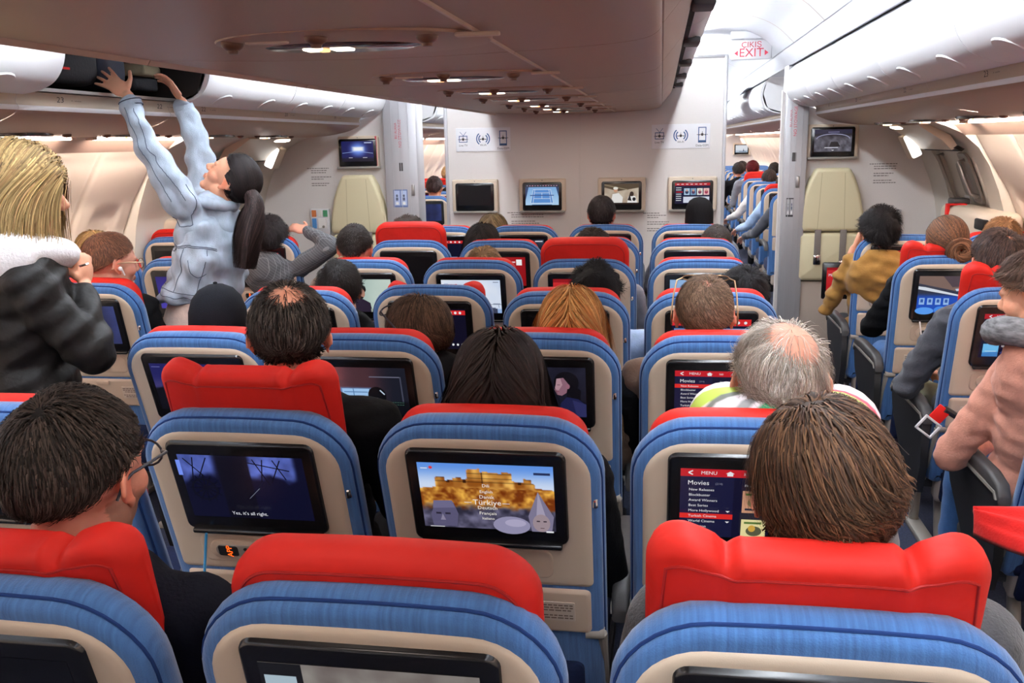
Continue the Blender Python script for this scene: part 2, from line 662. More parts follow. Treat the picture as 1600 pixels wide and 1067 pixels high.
def pic_dishes(p):
    p.raster(lambda U, V: mixc((92, 80, 78), (150, 146, 140), fbm(U, V, 9, 4)), 40, 30)
    p.rect(0, 0, .2, 1, (24, 24, 28)); p.rect(.02, .12, .17, .9, (170, 190, 202)); p.rect(.05, .3, .15, .36, (90, 110, 120)); p.rect(.05, .22, .15, .26, (120, 140, 150))
    for u, v, c in ((.30, .55, (200, 190, 160)), (.42, .5, (150, 150, 90)), (.40, .85, (196, 150, 110)), (.28, .9, (90, 60, 50)), (.52, .75, (190, 200, 90))):
        p.ell(u, v, .075, .16, (210, 206, 200)); p.ell(u, v - .02, .055, .11, c)
    p.rect(.24, .25, .38, .33, (60, 52, 48)); p.rect(.25, .20, .37, .25, (200, 196, 190))
    p.rect(.56, .1, .72, 1, (176, 160, 150))
    for k in range(9):
        p.rect(.565, .16 + k * .09, .71, .20 + k * .09, (130, 110, 106))
    p.rect(.78, .1, .98, 1, (52, 58, 70)); p.rect(.81, .3, .95, .75, (110, 120, 136)); p.rect(.86, .45, .93, .7, (30, 32, 40))


def pic_seat_dark(p):
    def f(U, V):
        c = mixc((34, 34, 96), (84, 76, 128), sstep(.2, .5, V) * fbm(U, V, 4, 8))
        c = mixc(c, (10, 10, 20), sstep(.50, .56, V + .05 * np.sin(U * 7)))
        c = mixc(c, (14, 14, 30), sstep(.24, .20, np.hypot((U - .5) / 1.2, V - .55)))
        return c
    p.raster(f, 60, 36)
    p.rect(.02, .06, .12, .08, (90, 90, 150)); p.rect(.86, .05, .98, .075, (110, 110, 170))


def pic_robot(p):
    def f(U, V):
        c = mixc((70, 44, 52), (150, 100, 104), sstep(.5, .1, U) * fbm(U, V, 5, 2))
        c = mixc(c, (26, 28, 40), sstep(.55, .85, U))
        b = sstep(.40, .45, V) * sstep(.72, .66, V) * sstep(.64, .60, U)
        c = mixc(c, (110, 150, 205), b * (.6 + .4 * vnoise(U, V, 20, 12, 4)))
        c = mixc(c, (12, 13, 20), sstep(.78, .86, V + .12 * U))
        c = mixc(c, (196, 90, 90), sstep(.30, .24, V) * sstep(.4, .1, U) * .6)
        return c
    p.raster(f, 72, 42)
    p.rect(.60, .18, .93, .2, (110, 110, 130)); p.rect(.93, .18, .945, .7, (70, 72, 90))
    p.rect(.28, .44, .58, .62, (160, 200, 240)); p.rect(.30, .50, .56, .52, (90, 130, 180)); p.rect(.40, .44, .41, .62, (90, 130, 180))
    D = (10, 11, 16)
    p.ell(.66, .58, .10, .19, D); p.ell(.635, .75, .11, .16, D); p.poly([(.47, .98), (.54, .8), (.72, .78), (.86, .98)], D)
    p.line(.70, .46, .745, .55, .012, (190, 205, 225)); p.line(.66, .62, .69, .66, .008, (150, 160, 180)); p.line(.5, .86, .55, .8, .006, (160, 180, 210))
    for k in range(14):
        p.rect(.76 + (k % 7) * .028, .70 + (k // 7) * .04, .78 + (k % 7) * .028, .715 + (k // 7) * .04, (60, 90, 80))


def pic_profile(p):
    def f(U, V):
        c = mixc((14, 14, 24), (52, 52, 74), fbm(U, V, 4, 12) * sstep(1, .2, V))
        return mixc(c, (4, 4, 8), sstep(.5, .1, U) * .6)
    p.raster(f, 48, 30)
    n0 = len(p.V)
    p.ell(.70, .30, .13, .22, (16, 14, 20)); p.poly([(.72, .3), (.85, .45), (.84, .66), (.70, .6)], (14, 12, 18))
    p.poly([(.60, .22), (.67, .20), (.72, .32), (.70, .50), (.65, .56), (.60, .54), (.585, .47), (.575, .44), (.59, .34)], (140, 100, 116))
    p.poly([(.60, .22), (.64, .21), (.66, .34), (.62, .45), (.59, .44), (.58, .42), (.59, .34)], (176, 138, 150))
    p.ell(.715, .37, .02, .05, (150, 100, 118))
    p.rect(.605, .335, .635, .345, (60, 36, 50)); p.rect(.595, .47, .625, .48, (130, 60, 80))
    p.poly([(.62, .98), (.63, .72), (.70, .58), (.82, .62), (.97, .74), (.99, .98)], (30, 32, 70))
    p.poly([(.76, .64), (.90, .72), (.92, .98), (.80, .98)], (44, 46, 92)); p.line(.96, .2, .965, .55, .006, (150, 150, 180))
    for i in range(n0, len(p.V)):
        x, y, z = p.V[i]
        p.V[i] = (min(x + .10 * p.w, .5 * p.w), y, z)


def pic_redbar(p):
    p.raster(flat((14, 12, 34)), 2, 2)
    p.rect(0, .03, 1, .14, (214, 40, 44))
    for u, r in ((.5, .012), (.56, .03), (.61, .014), (.72, .01), (.74, .01)):
        p.ell(u, .085, r * .7, r * 1.0, W_)
    for k in range(3):
        p.ell(.80 + .065 * k, .085, .018, .032, W_)
    for k in range(3):
        p.ell(.80 + .065 * k, .88, .016, .028, W_)
    p.rect(.1, .3, .3, .34, (60, 56, 90))


def pic_mapmenu(p):
    p.raster(flat((18, 18, 48)), 2, 2)
    p.rect(0, 0, 1, .16, (214, 40, 44))
    for k in range(4):
        p.ell(.66 + .09 * k, .08, .02, .035, W_)
    p.raster(lambda U, V: mixc((60, 110, 190), (200, 220, 240), fbm(U, V, 5, 3)), 12, 8) if False else None
    p.rect(.45, .22, .98, .94, (128, 170, 222))
    p.poly([(.45, .5), (.55, .42), (.66, .5), (.78, .40), (.98, .55), (.98, .94), (.45, .94)], (86, 128, 176))
    p.poly([(.45, .68), (.6, .62), (.98, .7), (.98, .94), (.45, .94)], (46, 80, 130))
    p.text('My Flight', .50, .66, .09, W_)
    p.line(.6, .84, .66, .80, .01, W_); p.text('Flight', .50, .32, .06, W_)
    p.rect(.03, .22, .4, .94, (96, 140, 196))


def pic_video(p):
    p.raster(lambda U, V: mixc((150, 176, 170), (206, 220, 210), sstep(.2, .8, U) * (.6 + .4 * fbm(U, V, 3, 1))), 30, 20)
    p.rect(0, 0, .18, .35, (70, 84, 96)); p.rect(.14, 0, .5, .1, (60, 62, 70))
    p.ell(.42, .30, .13, .16, (26, 22, 24)); p.ell(.42, .42, .105, .19, (176, 130, 112)); p.rect(.36, .37, .40, .385, (50, 36, 34)); p.rect(.44, .37, .48, .385, (50, 36, 34)); p.rect(.39, .5, .45, .515, (120, 70, 66))
    p.ell(.42, .56, .07, .05, (40, 32, 32))
    p.poly([(.12, 1), (.2, .72), (.36, .60), (.48, .60), (.60, .72), (.62, 1)], (44, 34, 52))
    p.poly([(.12, .8), (.2, .72), (.26, .9), (.2, 1), (.12, 1)], (190, 140, 140))
    p.rect(.84, .4, .98, .95, (60, 60, 68)); p.rect(.6, .9, 1, 1, (160, 170, 160))


def pic_snow(p):
    def f(U, V):
        c = mixc((196, 214, 244), (238, 242, 250), fbm(U, V, 3, 4))
        return mixc(c, (150, 180, 226), sstep(.84, .9, V))
    p.raster(f, 30, 20)
    p.rect(.80, .73, 1, .745, (110, 124, 150)); p.rect(.86, .70, .98, .73, (150, 160, 180)); p.line(.82, .745, .84, .83, .006, (100, 110, 140)); p.line(.95, .745, .96, .83, .006, (100, 110, 140))
    p.rect(.8, .86, .93, 1, (60, 66, 90)); p.rect(.82, .83, .9, .87, (80, 90, 120))
    p.line(.17, .12, .165, .22, .005, (120, 140, 190)); p.rect(.88, .05, .97, .07, (110, 120, 140)); p.rect(.05, .1, .12, .14, (180, 200, 236))


def pic_miles(p):
    p.raster(lambda U, V: mixc((206, 46, 50), (170, 22, 30), V), 4, 4)
    p.rect(0, 0, 1, .10, (150, 20, 28))
    p.text('Miles&', .04, .30, .11, W_); p.text('Smiles', .62, .30, .11, W_)
    p.ell(.32, .12, .02, .03, W_); p.rect(.36, .11, .5, .13, W_)


def pic_brightblue(p):
    p.raster(lambda U, V: mixc((150, 184, 226), (90, 120, 190), sstep(.1, .9, V) * (.5 + .5 * fbm(U, V, 5, 3))), 20, 14)
    p.poly([(.1, .5), (.3, .3), (.5, .55), (.7, .35), (1, .6), (1, 1), (.1, 1)], (120, 110, 170))


def pic_redbox(p):
    p.raster(lambda U, V: mixc((196, 30, 36), (140, 14, 20), U * .7 + V * .3), 6, 4)
    p.rect(.82, .08, .93, .28, (244, 244, 244)); p.rect(.58, .15, .80, .19, (244, 220, 220))
    p.rect(.05, .1, .3, .14, (230, 150, 150))


def pic_darkmenu(p):
    p.raster(flat((14, 16, 40)), 2, 2)
    p.rect(0, .02, 1, .13, (206, 42, 44))
    for k in range(4):
        p.ell(.62 + .1 * k, .075, .022, .034, W_)
    for k, c in enumerate((W_, W_, (110, 170, 230), W_)):
        p.rect(.30, .28 + k * .15, .36, .33 + k * .15, W_); p.rect(.42, .27 + k * .15, .62, .31 + k * .15, W_)
    p.rect(.25, .66, .85, .80, (120, 160, 214)); p.rect(.25, .88, .5, .94, W_)


def pic_darkscene(p):
    p.raster(lambda U, V: mixc((24, 26, 40), (90, 96, 120), fbm(U, V, 5, 7) * sstep(.5, 0, V)), 20, 12)
    p.rect(.1, .04, .35, .09, (200, 214, 236)); p.rect(.80, .04, .97, .08, (220, 220, 230)); p.rect(.82, .55, .98, .95, (90, 150, 210)); p.rect(.3, .3, .7, .9, (30, 26, 34))


def pic_cabin(p):
    def f(U, V):
        c = mixc((44, 50, 70), (120, 110, 110), sstep(.6, 0, V) * fbm(U, V, 4, 3))
        c = mixc(c, (30, 80, 190), sstep(.45, .6, V))
        return c
    p.raster(f, 40, 26)
    p.poly([(0, .28), (.1, .30), (.72, .55), (.72, .58), (0, .36)], (220, 226, 236))
    p.poly([(0, 0), (.5, 0), (.62, .3), (.55, .4), (0, .2)], (128, 104, 96)); p.poly([(.35, 0), (.7, 0), (.66, .28), (.5, .3)], (84, 70, 78))
    for k in range(4):
        p.rect(.03 + .12 * k, .60, .11 + .12 * k, .78, (150, 190, 240)); p.rect(.05 + .12 * k, .63, .09 + .12 * k, .72, (50, 90, 170))
    p.ell(.12, .95, .14, .10, (90, 160, 246)); p.ell(.36, .92, .10, .10, (70, 140, 235))
    p.ell(.70, .30, .10, .16, (150, 180, 220)); p.poly([(.54, .34), (.86, .28), (.88, .34), (.56, .40)], (190, 206, 232)); p.ell(.71, .46, .08, .15, (150, 120, 120))
    p.poly([(.55, 1), (.6, .7), (.85, .62), (1, .8), (1, 1)], (20, 30, 60)); p.rect(.75, .62, .9, .66, (210, 80, 50))


def pic_posters(p):
    p.raster(flat((16, 14, 40)), 2, 2)
    menubar(p, (180, 26, 40))
    p.text('Action & Thrills', .05, .175, .045, W_)
    P3 = [((150, 40, 36), (250, 190, 60), (40, 120, 50)), ((60, 150, 170), (220, 200, 90), (40, 90, 120)), ((60, 60, 170), (220, 70, 90), (230, 230, 250))]
    for k, (a, b, c) in enumerate(P3):
        u = .03 + k * .20
        p.rect(u, .22, u + .185, .56, a)
        p.ell(u + .09, .38, .075, .14, b); p.ell(u + .09, .44, .06, .09, c); p.ell(u + .05, .34, .02, .035, (240, 60, 40)); p.ell(u + .13, .36, .022, .04, (250, 250, 200)); p.ell(u + .09, .33, .02, .04, (60, 160, 70))
    p.text('Pop Star', .04, .60, .035, W_); p.text('Turkey Tales', .235, .60, .035, W_)
    p.raster(lambda U, V: None, 1, 1) if False else None
    p.rect(.03, .66, .215, .95, (110, 190, 240)); p.poly([(.03, .86), (.215, .84), (.215, .95), (.03, .95)], (60, 130, 200)); p.rect(.06, .82, .19, .835, (190, 220, 240))
    p.text('Spotlight', .24, .70, .05, W_); p.ell(.33, .86, .09, .06, (50, 60, 120)); p.rect(.24, .92, .42, .95, (70, 90, 160))


def pic_dots(p):
    p.raster(flat((6, 6, 14)), 2, 2)
    for k in range(4):
        p.rect(.74 + .055 * k, .06, .77 + .055 * k, .10, (226, 60, 60))
    for k in range(3):
        p.ell(.80 + .05 * k, .78, .012, .022, W_)
    p.rect(.72, .79, .75, .8, W_)
    for k in range(3):
        p.ell(.38 + .04 * k, .78, .009, .016, (180, 180, 190))


def pic_purple(p):
    p.raster(lambda U, V: mixc((40, 30, 120), (70, 60, 170), V), 4, 4)
    p.poly([(.42, .45), (.58, .3), (.58, .6)], (150, 150, 220)); p.rect(.70, .25, .78, .75, (120, 130, 220)); p.rect(.55, .80, .82, .95, (90, 140, 230)); p.rect(.6, .85, .8, .88, W_)


def pic_bluedim(p):
    p.raster(lambda U, V: mixc((16, 20, 54), (50, 66, 130), fbm(U, V, 4, 6)), 16, 10)
    p.rect(.1, .1, .4, .14, (90, 110, 180))


def pic_bluelogo(p):
    p.raster(lambda U, V: mixc((20, 40, 190), (12, 20, 110), V), 4, 4)
    p.ell(.55, .40, .09, .14, (190, 210, 250)); p.rect(.40, .56, .70, .62, (150, 180, 245)); p.rect(.3, .74, .6, .78, (110, 150, 240))


def pic_tennis(p):
    p.raster(lambda U, V: mixc((120, 170, 225), (180, 214, 244), V), 4, 4)
    p.rect(0, 0, 1, .12, (40, 46, 60))
    for k in range(12):
        p.rect(.04 + k * .08, .03, .08 + k * .08, .07, (150 + (k * 37) % 90, 150, 170))
    p.poly([(0, .12), (.10, .12), (0, .8)], (50, 70, 110)); p.poly([(1, .12), (.92, .12), (1, .6)], (50, 70, 110))
    p.poly([(.24, .24), (.76, .24), (.84, .9), (.16, .9)], (92, 146, 214))
    L = (226, 238, 250)
    for a, b, c, d in ((.24, .24, .76, .24), (.16, .9, .84, .9), (.24, .24, .16, .9), (.76, .24, .84, .9), (.29, .24, .23, .9), (.71, .24, .77, .9), (.27, .40, .73, .40), (.245, .68, .755, .68), (.5, .40, .5, .68)):
        p.line(a, b, c, d, .010, L)
    p.rect(.14, .50, .86, .545, (60, 90, 150)); p.rect(.2, .97, .8, 1, (60, 90, 140))


def pic_film(p):
    p.raster(lambda U, V: mixc((150, 128, 110), (220, 210, 190), fbm(U, V, 6, 3)), 30, 20)
    p.poly([(0, 0), (1, 0), (1, .2), (.4, .36), (0, .18)], (88, 74, 58)); p.line(0, .05, .7, .30, .02, (150, 136, 110))
    p.ell(.33, .30, .06, .12, (200, 150, 120)); p.ell(.33, .22, .07, .07, (230, 226, 214)); p.poly([(.18, 1), (.24, .5), (.42, .45), (.54, .66), (.52, 1)], (230, 228, 224))
    p.ell(.80, .5, .06, .12, (60, 46, 40)); p.poly([(.66, 1), (.70, .62), (.9, .6), (.98, 1)], (236, 234, 232)); p.poly([(.74, .5), (.68, .8), (.8, .84)], (40, 36, 36)); p.ell(.87, .75, .05, .09, (30, 30, 34))
    p.rect(0, .92, 1, 1, (40, 30, 26))


def pic_grid(p):
    p.raster(flat((18, 18, 52)), 2, 2)
    p.rect(0, 0, 1, .13, (186, 30, 40))
    for k in range(7):
        p.rect(.05 + k * .13, .05, .12 + k * .13, .08, W_)
    for k in range(7):
        p.rect(.03, .22 + k * .1, .18 if k != 2 else .22, .25 + k * .1, W_ if k != 2 else (230, 50, 44))
    for i, c in enumerate(((170, 200, 226), (120, 156, 190), (226, 226, 220), (236, 190, 190))):
        p.rect(.26 + i * .185, .26, .42 + i * .185, .58, c); p.ell(.34 + i * .185, .44, .05, .09, (50 + 40 * i, 60, 90)); p.ell(.34 + i * .185, .36, .03, .05, (210, 160, 140))
    p.rect(.24, .66, .98, .95, (214, 220, 236)); p.ell(.6, .8, .12, .1, (150, 170, 210))


def pic_show(p):
    def f(U, V):
        d = np.hypot((U - .52) * 1.3, (V - .4))
        c = mixc((20, 26, 90), (120, 160, 250), sstep(.5, .05, d))
        c = mixc(c, (250, 252, 255), sstep(.19, .08, np.maximum(np.abs(U - .52) * .8, np.abs(V - .38) * 1.4)))
        return mixc(c, (16, 16, 40), sstep(.75, .9, V))
    p.raster(f, 40, 26)
    p.line(.02, .58, .5, .5, .008, (170, 200, 255)); p.line(.5, .5, .98, .6, .008, (170, 200, 255)); p.rect(.22, .80, .34, .82, W_); p.rect(.66, .80, .8, .82, W_); p.rect(.72, .06, .95, .10, (200, 210, 250))


def pic_lander(p):
    def f(U, V):
        c = mixc((20, 20, 30), (130, 130, 144), fbm(U, V, 9, 3, 4) * sstep(.2, .4, V))
        return mixc(c, (30, 32, 60), sstep(.25, .15, V))
    p.raster(f, 60, 36)
    for k in range(16):
        a = PI + PI * k / 16; b = PI + PI * (k + 1) / 16
        p.line(.5 + .44 * math.cos(a), .42 + .22 * math.sin(a), .5 + .44 * math.cos(b), .42 + .22 * math.sin(b), .018, (150, 152, 186))
    p.poly([(.40, .78), (.45, .55), (.62, .55), (.7, .78)], (20, 20, 26)); p.rect(.28, .80, .64, .83, (226, 228, 240)); p.poly([(.46, .92), (.5, .96), (.54, .92)], W_); p.rect(.36, .10, .66, .13, (120, 120, 160))


def pic_whitesea(p):
    p.raster(lambda U, V: mixc((226, 232, 240), (170, 190, 210), sstep(.6, .9, V)), 8, 6)
    p.poly([(.6, .9), (.64, .6), (.66, .4), (.68, .6), (.74, .9)], (70, 90, 110)); p.rect(.3, .82, .9, .9, (100, 120, 140))


PICS = {k[4:]: v for k, v in list(globals().items()) if k.startswith('pic_')}
PICS['movies'] = lambda p: movies(p, 0, 3)
PICS['cinema'] = lambda p: movies(p, 5, 5)
PICS['moviesblue'] = lambda p: movies(p, 1, 1)
_PM = {}


def display(kind, w, h, parent, loc, name='display'):
    key = (kind, round(w, 3), round(h, 3), tuple(round(q, 4) for q in loc))
    if key in _PM:
        o = bpy.data.objects.new(name, _PM[key])
        return link(o, parent)
    p = Pic(w, h)
    PICS[kind](p)
    o = p.build(name, MT['screen'], parent, loc)
    _PM[key] = o.data
    return o
# ------------------------------------------------------------------ the cabin shell
YB = 6.80      # face of the front bulkhead
Y0 = -3.2      # aft end behind the photographer
YE = 20.2      # far end of the next cabin
WALLP = [(2.13, 1.80), (2.19, 1.715), (2.25, 1.633), (2.337, 1.492), (2.43, 1.347), (2.511, 1.173), (2.56, 1.0), (2.585, .8), (2.575, .6), (2.53, .35), (2.46, .12), (2.42, .0)]
_wz = np.array([p[1] for p in WALLP][::-1]); _wx = np.array([p[0] for p in WALLP][::-1])


def wallX(z):
    return float(np.interp(z, _wz, _wx))


def struct(o):
    o['kind'] = 'structure'
    return o


# floor
g = G(); g.box(-2.75, 2.75, Y0, YE + .3, -.06, 0)
struct(g.build('floor', MT['carpet'], smooth=False))


def sidewall(sgn, y0, y1, name, windows=True):
    pitch = .533
    n = max(1, round((y1 - y0) / pitch)); pitch = (y1 - y0) / n
    ys = []
    for i in range(n):
        a = y0 + i * pitch
        for t in (0, .018, .05, .10, .2, .235, .27, .32, .5, .68, .73, .765, .8, .9, .95, .982):
            ys.append((a + t * pitch, t))
    ys.append((y1, 0))
    zs = list(np.linspace(0, .9, 8)) + list(np.linspace(.95, 1.5, 20)) + [1.54, 1.58, 1.61, 1.633, 1.67, 1.715, 1.80]
    V = []
    for y, t in ys:
        u = abs(t - .5) * pitch
        gro = .016 * max(0, 1 - min(t, 1 - t) / .05)
        bow = -.010 * math.sin(PI * t)
        for z in zs:
            w = 0.
            if windows:
                dx = max(0, u - .085) / .055; dz = max(0, abs(z - 1.17) - .10) / .075
                d = math.hypot(dx, dz)
                w = .018 * (1 - min(1, max(0, (d - .25) / .75)) ** 2 * (3 - 2 * min(1, max(0, (d - .25) / .75))))
            V.append((sgn * (wallX(z) + gro + bow + w), y, z))
    nz = len(zs)
    F = []
    for i in range(len(ys) - 1):
        for j in range(nz - 1):
            q = (i * nz + j, (i + 1) * nz + j, (i + 1) * nz + j + 1, i * nz + j + 1)
            F.append(q if sgn < 0 else q[::-1])
    o = mk(name, V, F, MT['side'], sharp=60)
    struct(o)
    out = []
    if windows:
        for i in range(n):
            yc = y0 + (i + .5) * pitch
            out.append((sgn, yc))
    return out


wins = []
wins += sidewall(1, Y0, 5.41, 'wall_right')
wins += sidewall(-1, Y0, 4.95, 'wall_left')
wins += sidewall(1, 8.0, YE, 'wall_right')
wins += sidewall(-1, 8.0, YE, 'wall_left')
wi = 0
for sgn, yc in wins:
    if (yc < 2.3):
        continue
    wi += 1
    g = G()
    ol = rrect(-.115, .115, -.15, .15, .07, 5)
    rr = []
    for d, off in ((0, .017), (.006, .012), (.02, .011), (.024, .015)):
        rr.append([(sgn * (wallX(1.17 + z * .98) + off), yc + (x if sgn > 0 else -x), 1.17 + z) for x, z in inset(ol, d)])
    g.loft(rr, False, True)
    struct(g.build('window_%d' % wi, MT['side'], sharp=50))

# cove trims above the sidewall panels, with the wash lamp hidden in the slot behind them
for sgn, nm in ((1, 'trim_1'), (-1, 'trim_2')):
    ye = 5.41 if sgn > 0 else 4.95
    for ya, yb in ((Y0, ye), (8.0, YE)):
        g = G()
        pr = smooth_prof([(2.085, 1.699), (2.13, 1.690), (2.165, 1.665), (2.20, 1.628)], 4)
        bk = [(2.206, 1.634), (2.172, 1.672), (2.137, 1.698), (2.085, 1.708)]
        pr = [(sgn * x, z) for x, z in pr + bk]
        extrude_profile(g, pr, ya, yb, closed=True, cap=True)
        struct(g.build(nm, MT['under2'], sharp=50))
        g = G()
        g.box(min(sgn * 2.14, sgn * 2.18), max(sgn * 2.14, sgn * 2.18), ya + .05, yb - .05, 1.735, 1.742)
        tag(g.build('wash_light', MT['wash_lamp'], smooth=False), 'lamp strip washing the %s sidewall panels of the %s' % ('right' if sgn > 0 else 'left', 'near cabin' if ya < 5 else 'far cabin'), 'lamp')

# door zones -------------------------------------------------------
BULKP = [(2.03, 1.74), (2.006, 1.711), (2.192, 1.637), (2.344, 1.46), (2.441, 1.201), (2.475, 1.0), (2.50, .8), (2.49, .5), (2.44, .2), (2.41, 0)]
BULKP = [(1.93, 1.725), (2.006, 1.711), (2.10, 1.68), (2.192, 1.637), (2.28, 1.56), (2.344, 1.46), (2.40, 1.33), (2.441, 1.201), (2.475, 1.0), (2.50, .8), (2.49, .5), (2.44, .2), (2.41, 0)]
DOORP = [(x + .05, z - .0) for x, z in BULKP[2:]]
for sgn in (1, -1):
    nm = 'right' if sgn > 0 else 'left'
    ye = 5.41 if sgn > 0 else 4.95
    g = G()
    # lining frame pieces: forward (toward the bulkhead) and aft
    for ya, yb in ((6.38, 6.82), (ye, 5.62)):
        extrude_profile(g, [(sgn * x, z) for x, z in BULKP], ya, yb)
        for y in (ya, yb):
            g.loft([[(sgn * x, y, z) for x, z in BULKP], [(sgn * (x + .12), y, z + .03) for x, z in BULKP]], False, False, False)
    extrude_profile(g, [(sgn * x, z) for x, z in BULKP[:4]], 5.62, 6.38)
    struct(g.build('wall_%s_door_lining' % nm, MT['door'], sharp=35))
    # the door leaf itself
    t = empty('door_%d' % (1 if sgn > 0 else 2), (0, 0, 0))
    struct(t)
    g = G()
    extrude_profile(g, [(sgn * x, z) for x, z in DOORP], 5.60, 6.40)
    g.build('door_leaf', MT['door'], t, sharp=35)
    # header flap over the door
    g = G()
    pr = [(2.02, 1.69), (2.16, 1.60), (2.215, 1.545), (2.25, 1.56), (2.20, 1.63), (2.06, 1.71)]
    extrude_profile(g, [(sgn * x, z) for x, z in pr], 5.66, 6.34, True, True)
    g.build('door_header', MT['cream'], t, sharp=35)
    # recessed dark line below the header
    g = G()
    pr = [(2.222, 1.556), (2.26, 1.536), (2.275, 1.55), (2.24, 1.57)]
    extrude_profile(g, [(sgn * x, z) for x, z in pr], 5.63, 6.37, True, True)
    g.build('door_seal', MT['dark'], t, sharp=35)

    def onwall(y, z, off=0.0):
        xs = float(np.interp(z, [p[1] for p in DOORP][::-1], [p[0] for p in DOORP][::-1]))
        return (sgn * (xs - off), y, z)
    # opening handle in its recess
    g = G()
    g.loft([[onwall(5.93 + a, 1.37 + b, off) for a, b in rrect(-.075 + d, .075 - d, -.14 + d, .14 - d, .03, 4)] for d, off in ((-.015, 0.), (-.01, .016), (.004, .016), (.012, .004))], False, True)
    rec = g.build('handle_recess', MT['gray'], t, sharp=50)
    g = G()
    g.tube([onwall(5.95, 1.48, .005), onwall(5.95, 1.47, .045), onwall(5.935, 1.38, .055), onwall(5.92, 1.28, .05), onwall(5.92, 1.265, .01)], .013, 8)
    g.build('handle', MT['metal'], t)
    for y, h in ((6.33, .11), (5.63, .11)):
        g = G()
        g.tube([onwall(y, 1.40 + h, 0), onwall(y, 1.395 + h, .04), onwall(y, 1.37, .05), onwall(y, 1.345 - h, .04), onwall(y, 1.34 - h, 0)], .012, 8)
        g.build('grab_handle', MT['gray'], t)
    # door window and small placards on the leaf
    g = G()
    g.loft([[onwall(6.12 + a, 1.36 + b, off) for a, b in rrect(-.06 + d, .06 - d, -.10 + d, .10 - d, .04, 4)] for d, off in ((0, .0), (.002, .008), (.014, .008), (.02, .001))], False, True)
    g.build('viewing_window', MT['gray'], t, sharp=50)
    for yy, zz in ((6.16, 1.235), (5.72, 1.44), (5.70, 1.22)):
        g = G()
        g.loft([[onwall(yy + a, zz + b, .004) for a, b in ((-.05, -.022), (.05, -.022), (.05, .022), (-.05, .022))]], False, True)
        g.build('door_placard', MT['signwhite'], t, smooth=False)
    # slide bustle: thing of its own
    sb = empty('slide_bustle', (0, 0, 0))
    tag(sb, 'cream evacuation slide cover low on the %s exit door' % nm, 'slide cover')
    g = G()
    g.rbox(min(sgn * 2.30, sgn * 2.50), max(sgn * 2.30, sgn * 2.50), 5.26, 6.12, .20, 1.215, .045, 3)
    g.build('cover', MT['cream'], sb)
    g = G()
    g.rbox(min(sgn * 2.29, sgn * 2.33), max(sgn * 2.29, sgn * 2.33), 5.27, 5.42, 1.12, 1.18, .01)
    g.build('latch_pocket', MT['dark'], sb)
    g = G()
    g.rbox(min(sgn * 2.292, sgn * 2.304), max(sgn * 2.292, sgn * 2.304), 5.91, 5.97, .95, 1.222, .004)
    g.box(min(sgn * 2.295, sgn * 2.40), max(sgn * 2.295, sgn * 2.40), 5.91, 5.97, 1.214, 1.222)
    g.build('streamer', MT['beltred'], sb)
    V, F = text_geo('SLIDE', .045, 'CENTER')
    g = G()
    g.add([(sgn * 2.290, 5.94 + (p[1] if sgn > 0 else -p[1]), 1.08 + p[0]) for p in V], F)
    g.build('streamer_print', MT['signwhite'], sb, smooth=False)
    g = G()
    g.rbox(min(sgn * 2.34, sgn * 2.44), max(sgn * 2.34, sgn * 2.44), 5.98, 6.10, 1.21, 1.25, .012)
    g.build('girt_indicator', MT['charcoal'], sb)
    # lit emergency exit locator box above the door
    bx = empty('exit_locator_light', (sgn * 2.165, 6.30, 1.565), 0)
    tag(bx, 'bright white emergency exit light box above the %s cabin door' % nm, 'exit light')
    g = G()
    M = Matrix.Rotation(sgn * rad(-27), 4, 'Y')
    g.rbox(-.033, .033, .012, .14, -.08, .08, .008, 2, M)
    g.build('housing', MT['cream'], bx)
    g = G()
    g.loft([[M @ Vector((x, y, z)) for x, z in rrect(-.030, .030, -.077, .077, .012, 4)] for y in (.012, .004)], False, True)
    lens = g.build('lens', MT['sign_lamp'], bx)
    # entry dome light, flush in the lining
    dl = G()
    dl.loft([[(sgn * 2.08 + .075 * k * math.cos(a), 6.22 + .17 * k * math.sin(a), 1.675 - .012 * q - .18 * (.075 * k * math.cos(a)) * sgn) for a in np.linspace(0, 2 * PI, 20, endpoint=False)] for k, q in ((1, 0), (.95, .6), (.6, 1))], False, True)
    tag(dl.build('entry_light', MT['amberw']), 'oval warm ceiling lamp in the lining above the %s exit door' % nm, 'lamp')

# front bulkhead ----------------------------------------------------
g = G()
g.box(-1.0, -.012, YB, YB + .10, 0, 2.19)
g.box(.012, 1.02, YB, YB + .10, 0, 2.19)
g.box(-.012, .012, YB + .012, YB + .10, 0, 2.19)
struct(g.build('wall_front', MT['wall'], smooth=False))
g = G()
for x in (-1.0, 1.02):
    g.rbox(x - .012, x + .012, YB - .012, YB + .112, 0, 2.2, .006)
g.rbox(-1.01, 1.03, YB - .008, YB + .108, 2.185, 2.205, .006)
struct(g.build('trim_3', MT['silver']))
# side bulkheads carrying the jump seats, with their silver end posts
for sgn in (1, -1):
    nm = 'right' if sgn > 0 else 'left'
    g = G()
    pr = [(1.40, 0), (1.40, 1.95), (1.5, 1.86), (1.9, 1.74)] + BULKP + []
    pts = [(sgn * x, z) for x, z in pr]
    g.loft([[(x, 6.74, z) for x, z in pts], [(x, 6.80, z) for x, z in pts]], True, True)
    struct(g.build('wall_front_' + nm, MT['wall'], smooth=False))
    g = G()
    xa, xb = (1.42, 1.57) if sgn > 0 else (-1.44, -1.19)
    g.rbox(xa, xb, 6.66, 6.86, 0, 2.14, .008)
    n = 4
    for k in range(1, n):
        x = xa + (xb - xa) * k / n
        g.box(x - .0015, x + .0015, 6.657, 6.662, .02, 2.12)
    post = struct(g.build('trim_%d' % (4 if sgn > 0 else 5), MT['silver'], smooth=True))

